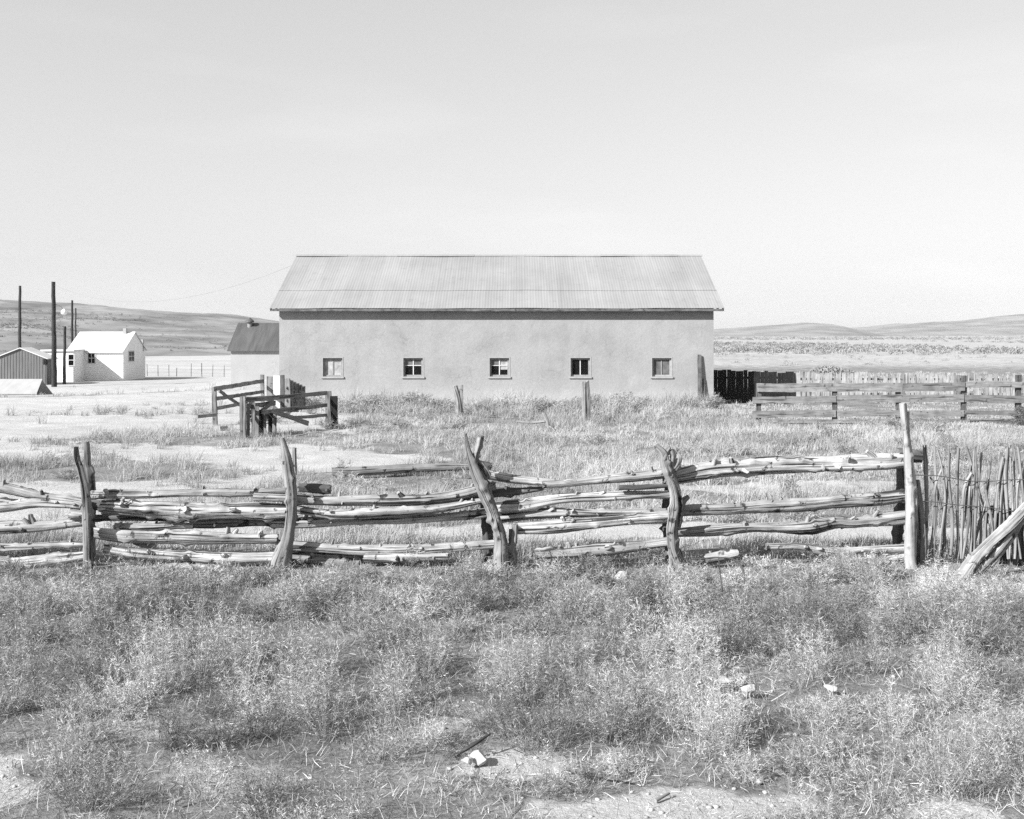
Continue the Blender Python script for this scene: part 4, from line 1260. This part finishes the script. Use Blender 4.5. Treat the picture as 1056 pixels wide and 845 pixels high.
# fourth to fifth post
R_([(684, 493), (705, 490), (732, 485), (770, 482), (830, 479.5), (880, 477.5), (936, 475)], [12, 13, 15, 15, 15, 15, 15], 51, .02, knots=12, rough=.16)
R_([(694, 527), (720, 525.5), (770, 523), (830, 520), (880, 516), (936, 510.5)], [10, 10, 10, 12, 12, 12], 52, .0, knots=8)
R_([(690, 550), (720, 548), (770, 545.5), (830, 543.5), (862, 538), (880, 539), (936, 533)], [9, 9, 10, 12, 12, 12, 12], 53, .04, knots=11, rough=.18)
R_([(790, 564), (825, 564), (865, 570), (900, 568), (938, 565)], [7, 8, 9, 8, 9], 54, 0, knots=4)
R_([(728, 577), (745, 574), (762, 571)], [9, 10, 7], 55, -.1, knots=2)
R_([(860, 581), (900, 578), (936, 574)], [8, 9, 9], 56, -.06)
R_([(925, 468), (940, 470), (951, 471)], [12, 14, 13], 57, .1, m='dark_log', knots=1, bend=0)


def post(root, chains, D, m='post', seed=0, rough=.22, knots=9, name='post'):
    mb = MB()
    for k, (pts, wd) in enumerate(chains):
        mb.tube([P(x, y, D + .02 * k) for x, y in pts], [px2m(w, D) / 2 * .88 for w in wd], 20, .025, rough, knots, .014, seed + k * 3)
    return mb.build(name, M[m], root, smooth=True)


post(lf, [([(91, 600), (90.5, 575), (90, 545), (87, 510), (82, 485), (79, 474), (78, 461)], [13, 11.5, 11, 10.5, 9, 8, 5])], PD, seed=101)
post(lf, [([(93, 600), (94, 560), (94.5, 515), (92.5, 485), (90.5, 478), (88.5, 456)], [11, 10, 10, 10, 8, 8])], KD, 'board', seed=103)
post(lf, [([(288, 606), (290, 588), (295, 565), (298, 545), (299, 515), (296, 485), (293.5, 468), (290.5, 452)], [22, 19, 12, 10, 10, 9, 7.5, 4]),
          ([(282, 604), (286, 572), (292, 560), (297, 550)], [5, 8, 6, 5]), ([(300, 604), (296, 580), (298, 560)], [6, 8, 6])], PD, seed=107)
post(lf, [([(518, 608), (518, 585), (519, 560), (512, 535), (502, 512), (493, 490), (486, 473), (482, 460), (480, 447)], [21, 18, 17, 15, 14, 13, 10, 7, 4.5]),
          ([(490, 482), (491, 472), (494, 462), (496, 450)], [8, 7, 6.5, 7]), ([(488, 471), (496, 480), (506, 494)], [4, 7, 3]),
          ([(480, 489), (484, 492), (490, 490)], [3, 3.5, 3])], PD, seed=151, rough=.27, knots=14)
post(lf, [([(527, 604), (524, 575), (529, 556), (531, 541)], [8, 8, 7, 5]), ([(520, 604), (528, 580), (527, 560), (527, 546)], [9, 8, 7, 5])], PD + .06, 'board', seed=113)
post(lf, [([(506, 596), (503, 550), (499, 520), (493, 500), (487, 488)], [9, 9, 9, 8, 7])], KD, 'dark_log', seed=117)
R_([(490, 479), (500, 481), (506, 482)], [9, 9, 8], 61, .2, m='dark_log', knots=0, bend=0)
post(lf, [([(706, 606), (703, 585), (696, 565), (694, 545), (696, 520), (693, 500), (688, 488), (684, 476), (683, 468), (676, 460)], [19, 15, 12, 11, 13, 13, 10, 9, 8, 5]),
          ([(683, 474), (686.5, 468), (691, 461.5)], [9, 7, 4]), ([(692, 500), (693, 485), (694, 472), (692.5, 464)], [9, 7, 7, 6]),
          ([(695, 484), (699, 478), (700, 471), (697, 467)], [8, 7, 7, 4]), ([(686, 489), (690, 482), (697, 481)], [8, 9, 6]), ([(700, 470), (696, 474), (692, 478)], [4, 5, 4]), ([(698, 545), (702, 525), (705, 517), (710, 512)], [7, 7.5, 6, 5]),
          ([(692, 604), (692, 575), (695, 560)], [8, 7, 6])], PD, seed=121, rough=.32, knots=16)
post(lf, [([(690, 606), (688, 560), (688, 525), (690, 500)], [9, 9, 9, 8])], KD, 'dark_log', seed=127)
R_([(684, 491), (692, 487), (703, 484), (708, 486)], [6, 10, 9, 6], 62, .12, m='post', knots=2)
post(lf, [([(941, 600), (940, 575), (939.5, 540), (938, 500), (935, 460), (932.5, 435), (931, 416)], [13, 13, 13, 11, 10, 9, 9]),
          ([(941, 590), (942, 520), (938, 470), (936, 425)], [7, 8, 6, 4])], PD - .05, 'pale_board', seed=131)
post(lf, [([(925, 598), (925, 560), (926.5, 520), (928, 500), (928, 476)], [13, 12, 12, 12, 10])], KD, 'dark_log', seed=137)
post(lf, [([(951, 600), (951, 560), (949, 520), (946, 495)], [10, 9, 7, 4]), ([(946, 600), (945, 540), (942, 490)], [8, 7, 4])], PD + .05, 'board', seed=139)
# next post just outside the left edge
post(lf, [([(-64, 604), (-66, 560), (-70, 500), (-73, 462)], [14, 12, 11, 8])], PD, seed=141)

# brush-stick fence from the last post to the right
sf = thing('stick_fence', 'flimsy fence of thin crooked sticks wired upright beside the tall log post', 'fence', P(1000, 588, 14.1))
def Q(zx, zy): return (900 + zx / 4.69, 440 + zy / 4.69)
sticks = [
    ([(250, 92), (262, 200), (262, 400), (258, 640)], [13, 16, 15, 14]), ([(300, 95), (302, 250), (300, 420), (294, 630)], [9, 10, 10, 10]),
    ([(313, 112), (340, 220), (356, 340), (345, 460), (318, 640)], [8, 10, 12, 11, 9]), ([(370, 108), (372, 240), (385, 420), (378, 620)], [8, 9, 16, 13]),
    ([(415, 104), (412, 250), (411, 400), (414, 560), (400, 640)], [11, 12, 11, 10, 8]), ([(450, 92), (470, 150), (490, 220), (515, 310), (545, 400), (560, 470)], [11, 10, 10, 11, 10, 6]),
    ([(494, 114), (478, 210), (455, 320), (440, 420), (425, 520), (412, 640)], [8, 10, 12, 11, 10, 9]), ([(573, 142), (562, 240), (550, 380), (545, 560)], [8, 9, 8, 8]),
    ([(470, 290), (462, 420), (445, 560), (436, 640)], [8, 10, 10, 8]), ([(630, 148), (610, 240), (598, 360), (588, 480), (560, 640)], [10, 11, 12, 11, 9]),
    ([(652, 108), (646, 220), (648, 340), (650, 460), (655, 600)], [13, 14, 11, 9, 9]), ([(677, 78), (684, 170), (690, 260), (694, 420)], [8, 9, 10, 8]),
    ([(700, 95), (712, 170), (726, 262), (738, 380), (742, 620)], [13, 13, 14, 10, 10]), ([(550, 360), (530, 440), (500, 540), (468, 640)], [12, 13, 13, 11]),
    ([(556, 420), (545, 480), (530, 560), (528, 640)], [11, 10, 10, 8]), ([(620, 210), (612, 340), (616, 480), (622, 620)], [7, 8, 8, 7]),
    ([(665, 150), (672, 300), (668, 480), (660, 640)], [8, 9, 9, 8]), ([(760, 110), (756, 300), (764, 640)], [12, 13, 12]), ([(800, 120), (790, 300), (810, 640)], [11, 12, 12]),
    ([(842, 90), (835, 300), (828, 640)], [10, 12, 12]), ([(880, 130), (888, 300), (870, 640)], [11, 12, 12]), ([(925, 110), (920, 300), (930, 640)], [11, 12, 12]),
    ([(243, 40), (250, 70), (251, 100)], [2.5, 3.5, 5])]
rs = np.random.default_rng(77)
for k in range(30):
    zx = rs.uniform(600, 900); ln = rs.normal(0, 45)
    if k > 17: zx = rs.uniform(260, 600)
    sticks.append(([(zx, rs.uniform(90, 260)), (zx + ln * .3 + rs.normal(0, 10), 300), (zx + ln * .7 + rs.normal(0, 10), 460), (zx + ln, 640)], [rs.uniform(6, 10), 10, 11, 9]))
for k, (pts, wd) in enumerate(sticks):
    mb = MB(); D = 14.12 + random.uniform(-.05, .05)
    mb.tube([P(*Q(a, b), D) for a, b in pts], [w / 4.69 / F * D / 2 * 1.12 for w in wd], 8, .06, .2, 3, .013, 200 + k)
    mb.build('stick', M['stick'] if k % 3 else M['board'], sf, smooth=True)
for pts in ([(180, 362), (300, 365), (380, 374), (550, 388), (732, 418), (930, 430)], [(200, 235), (330, 240), (450, 258), (560, 262), (700, 258), (930, 270)]):
    mb = MB(); mb.tube([P(*Q(a, b), 14.05) for a, b in pts], [.0055, .0055], 6, .08, .1, 0, .006, 5)
    mb.build('wire', M['wire'], sf)

# split log leaning in the corner, and the post it rests on
mb = MB()
a = P(987, 601, 13.25); b = P(1104, 474, 13.78)
L = lambda t, dx=0, dz=0: a.lerp(b, t) + Vector((dx, 0, dz))
mb.tube([L(-.03), L(.1), L(.45), L(1)], [.09, .072, .06, .045], 16, .04, .32, 10, .02, 301)
mb.tube([L(.10, .06, -.07), L(.3, .07, -.06), L(.62, .04, -.03)], [.035, .05, .02], 9, .07, .25, 2, .01, 302)
mb.tube([L(.2, .13, -.12), L(.4, .10, -.09), L(.55, .06, -.04)], [.02, .03, .015], 8, .07, .25, 1, .01, 303)
mb.tube([L(.5, .02, .05), L(.7, .05, .06), L(.95, .03, .02)], [.02, .03, .02], 8, .06, .3, 2, .01, 306)
tag(mb.build('leaning_log', M['log'], loc=a, smooth=True), 'split bleached log leaning diagonally against the stick fence at the right edge', 'log')
mb = MB(); b0 = GX(1108, 13.95, -.3); mb.tube([b0, b0 + Vector((.02, 0, 1.0)), b0 + Vector((.0, 0, 2.05))], [.10, .09, .075], 12, .1, .15, 3, 0, 305)
tag(mb.build('post', M['post'], loc=GX(1108, 13.95)), 'stout post holding up the leaning split log', 'post')
mb = MB()
for k in range(9):
    px = 1030 + k * 7; D = 14.25 + random.uniform(-.05, .1); b0 = GX(px, D, -.1)
    mb = MB(); mb.tube([b0, b0 + Vector((random.uniform(-.1, .1), 0, .45)), b0 + Vector((random.uniform(-.12, .12), 0, .85))], [.05, .045, .03], 8, .08, .2, 2, 0, 320 + k)
    mb.build('stake', M['dark_log'], sf, smooth=True)

# ------------------------------------------------------------------ small things in the foreground
def rock(px, D, w, h, label, seed, dz=0.0, m='rock'):
    c = GX(px, D, dz); r = np.random.default_rng(seed)
    bm = bmesh.new(); bmesh.ops.create_icosphere(bm, subdivisions=3, radius=1)
    dirs = r.normal(size=(16, 3)); dirs /= np.linalg.norm(dirs, axis=1)[:, None]; dist = r.uniform(.42, .85, 16)
    for v in bm.verts:
        p = np.array(v.co)
        for d_, k in zip(dirs, dist):
            s = p @ d_
            if s > k: p = p - d_ * (s - k) * .96
        p = p * (1 + r.normal(0, .018))
        v.co = (p[0] * w / 2 * 1.45, p[1] * w / 2 * 1.1, p[2] * h / 2 * 1.15)
    me = bpy.data.meshes.new('rock'); bm.to_mesh(me); bm.free()
    me.materials.append(M[m])
    o = bpy.data.objects.new('rock', me); COL.objects.link(o); o.location = c + Vector((0, 0, h * .18)); o.rotation_euler.z = r.uniform(0, 6)
    return tag(o, label, 'rock', 'pale rocks among the weeds')


rock(645, 13.5, .28, .24, 'largest pale boulder, at the foot of the fence left of the gnarled post', 1, -.02)
rock(746, 9.15, .17, .10, 'flat pale stone left of a rounder one among the right-hand weeds', 2, .09)
rock(773, 9.05, .12, .12, 'round white stone beside a flatter one among the right-hand weeds', 3, .05)
rock(856, 9.2, .09, .06, 'tiny pale stone farthest right in the weeds', 4, .06)
rock(496, 7.68, .13, .10, 'angular white stone beside a dark stick in the near weeds', 5, .03)
rock(482, 7.62, .075, .06, 'small pale stone touching the angular white stone', 6, .05)
rock(780, 7.35, .09, .05, 'small stone on the edge of the bare soil near the bottom', 7, .01)
rock(131, 12.4, .13, .07, 'small pale stone in the thin grass below the left logs', 8, .16)


x, y = scatter(-7, 7, 5.2, 14, 110, lambda x, y: in_view(x, y, 1.5) * np.clip(bare(x, y) * 1.1, .02, 1)); n = len(x)
ico = bmesh.new(); bmesh.ops.create_icosphere(ico, subdivisions=1, radius=1)
iv = np.array([v.co[:] for v in ico.verts]); it = np.array([[v.index for v in f.verts] for f in ico.faces]); ico.free()
r_ = .004 + .016 * rng.random(n) ** 4
pv = iv[None] * (1 + rng.normal(0, .16, (n, len(iv), 1))) * (r_[:, None, None] * np.array([1.2, 1, .7])) + np.stack([x, y, zg(x, y) + r_ * .25], -1)[:, None]
pt = it[None] + (np.arange(n) * len(iv))[:, None, None]
tri_mesh('gravel', pv.reshape(-1, 3), pt.reshape(-1, 3), M['pebble'], None, 'stuff', 'pebbles and clods strewn over the bare soil', 'gravel')


def stick(p, radii, label, seed, m='dark_log', name='stick'):
    mb = MB(); mb.tube(p, radii, 8, .04, .15, 2, .004, seed)
    return tag(mb.build(name, M[m], loc=p[0], smooth=True), label, 'stick')


stick([P(470, 779, 7.75), P(488, 768, 7.8), P(506, 756.5, 7.9)], [.011, .015, .009], 'short dark stick slanting above the angular white stone', 1)
stick([P(589, 796, 7.45), P(612, 800, 7.4), P(650, 806, 7.3)], [.016, .014, .008], 'dark stick lying along the edge of the bare soil', 2)
stick([P(676, 826, 7.0), P(690, 818, 7.1)], [.011, .008], 'stub of pale twig lying on the bare soil', 3, 'stick')
mb = MB()
mb.tube([P(715, 577, 12.5), P(740, 575, 12.5), P(758, 578, 12.5), P(767, 592, 12.5), P(763, 612, 12.5), P(748, 628, 12.4), P(722, 650, 12.3)], [.006, .008, .01, .012, .013, .014, .014], 8, .05, .15, 2, .004, 9)
mb.tube([P(741, 575, 12.5), P(743, 595, 12.5), P(745, 610, 12.5)], [.006, .008, .01], 7, .05, .15, 1, .004, 10)
tag(mb.build('dead_branch', M['dark_log'], loc=P(722, 650, 12.3)), 'thin dark branch arching over the weeds right of the gnarled post', 'branch')
mb = MB()
mb.tube([P(803, 634, 11.8), P(806, 616, 11.8), P(800, 606, 11.8)], [.012, .009, .006], 7, .05, .15, 1, .004, 19)
stick([P(178, 828, 7.0), P(187, 823, 7.05)], [.012, .008], 'short pale stick in the thin grass at the lower left', 13, 'stick')

# ------------------------------------------------------------------ the air
mb = MB(); mb.cuboid(-6200, 6200, -700, 6500, -24, 130)
hm = bpy.data.materials.new('thin haze'); hm.use_nodes = True
for n in list(hm.node_tree.nodes): hm.node_tree.nodes.remove(n)
ho = hm.node_tree.nodes.new('ShaderNodeOutputMaterial'); hv = hm.node_tree.nodes.new('ShaderNodeVolumePrincipled')
hv.inputs['Color'].default_value = (.95, .95, .95, 1); hv.inputs['Density'].default_value = 5e-5
hm.node_tree.links.new(hv.outputs[0], ho.inputs['Volume'])
tag(mb.build('haze', hm), 'thin pale haze over the plain and hills', 'haze', None, 'stuff')

# ------------------------------------------------------------------ light, sky, camera
world = bpy.data.worlds.new('World'); S.world = world; world.use_nodes = True
nt = world.node_tree
for n in list(nt.nodes): nt.nodes.remove(n)
out = nt.nodes.new('ShaderNodeOutputWorld'); bg = nt.nodes.new('ShaderNodeBackground')
sky = nt.nodes.new('ShaderNodeTexSky'); sky.sky_type = 'NISHITA'; sky.sun_disc = False
sky.sun_elevation = math.radians(SUN_EL); sky.sun_rotation = math.radians(180 + SUN_AZ)
sky.air_density = 1.0; sky.dust_density = 1.0; sky.ozone_density = 1.0; sky.altitude = 1200
bw = nt.nodes.new('ShaderNodeSeparateColor')   # black-and-white film answers mostly to blue light
nt.links.new(sky.outputs[0], bw.inputs[0]); 
gm = nt.nodes.new('ShaderNodeMath'); gm.operation = 'POWER'; gm.inputs[1].default_value = .5   # the film's soft shoulder
nt.links.new(bw.outputs[2], gm.inputs[0]); 
tcw = nt.nodes.new('ShaderNodeTexCoord'); mpw = nt.nodes.new('ShaderNodeMapping'); mpw.inputs['Scale'].default_value = (3, 3, 15)
nt.links.new(tcw.outputs['Generated'], mpw.inputs[0])
nw = nt.nodes.new('ShaderNodeTexNoise'); nw.inputs['Scale'].default_value = 1.0; nw.inputs['Detail'].default_value = 5
nt.links.new(mpw.outputs[0], nw.inputs['Vector'])
wisp = ramp(nt, nw.outputs[0], [(.52, 1.0), (.75, 1.07)])   # faint high cloud
nt.links.new(mul(nt, gm.outputs[0], wisp), bg.inputs[0])
bg.inputs[1].default_value = .15
nt.links.new(bg.outputs[0], out.inputs[0])

sd = bpy.data.lights.new('sun', 'SUN'); sd.energy = 4.8; sd.angle = math.radians(.5); sd.color = (1, 1, 1)
so = bpy.data.objects.new('sun', sd); COL.objects.link(so)
e, z = math.radians(SUN_EL), math.radians(SUN_AZ)
d = Vector((-math.sin(z) * math.cos(e), -math.cos(z) * math.cos(e), math.sin(e)))
so.rotation_euler = d.to_track_quat('Z', 'Y').to_euler(); so.location = d * 60

cam = bpy.data.cameras.new('camera'); co = bpy.data.objects.new('camera', cam); COL.objects.link(co)
co.location = (0, 0, EYE); co.rotation_euler = (math.radians(90), 0, 0)
cam.sensor_width = 36; cam.lens = 36 * F / 1056; cam.shift_y = -(422.5 - HY) / 1056
cam.clip_start = .1; cam.clip_end = 30000
S.camera = co
S.view_settings.view_transform = 'Standard'; S.view_settings.look = 'None'; S.view_settings.gamma = 1
S.view_settings.use_curve_mapping = False
S.view_settings.exposure = 1.15
S.cycles.max_bounces = 6; S.cycles.diffuse_bounces = 3; S.cycles.use_denoising = False
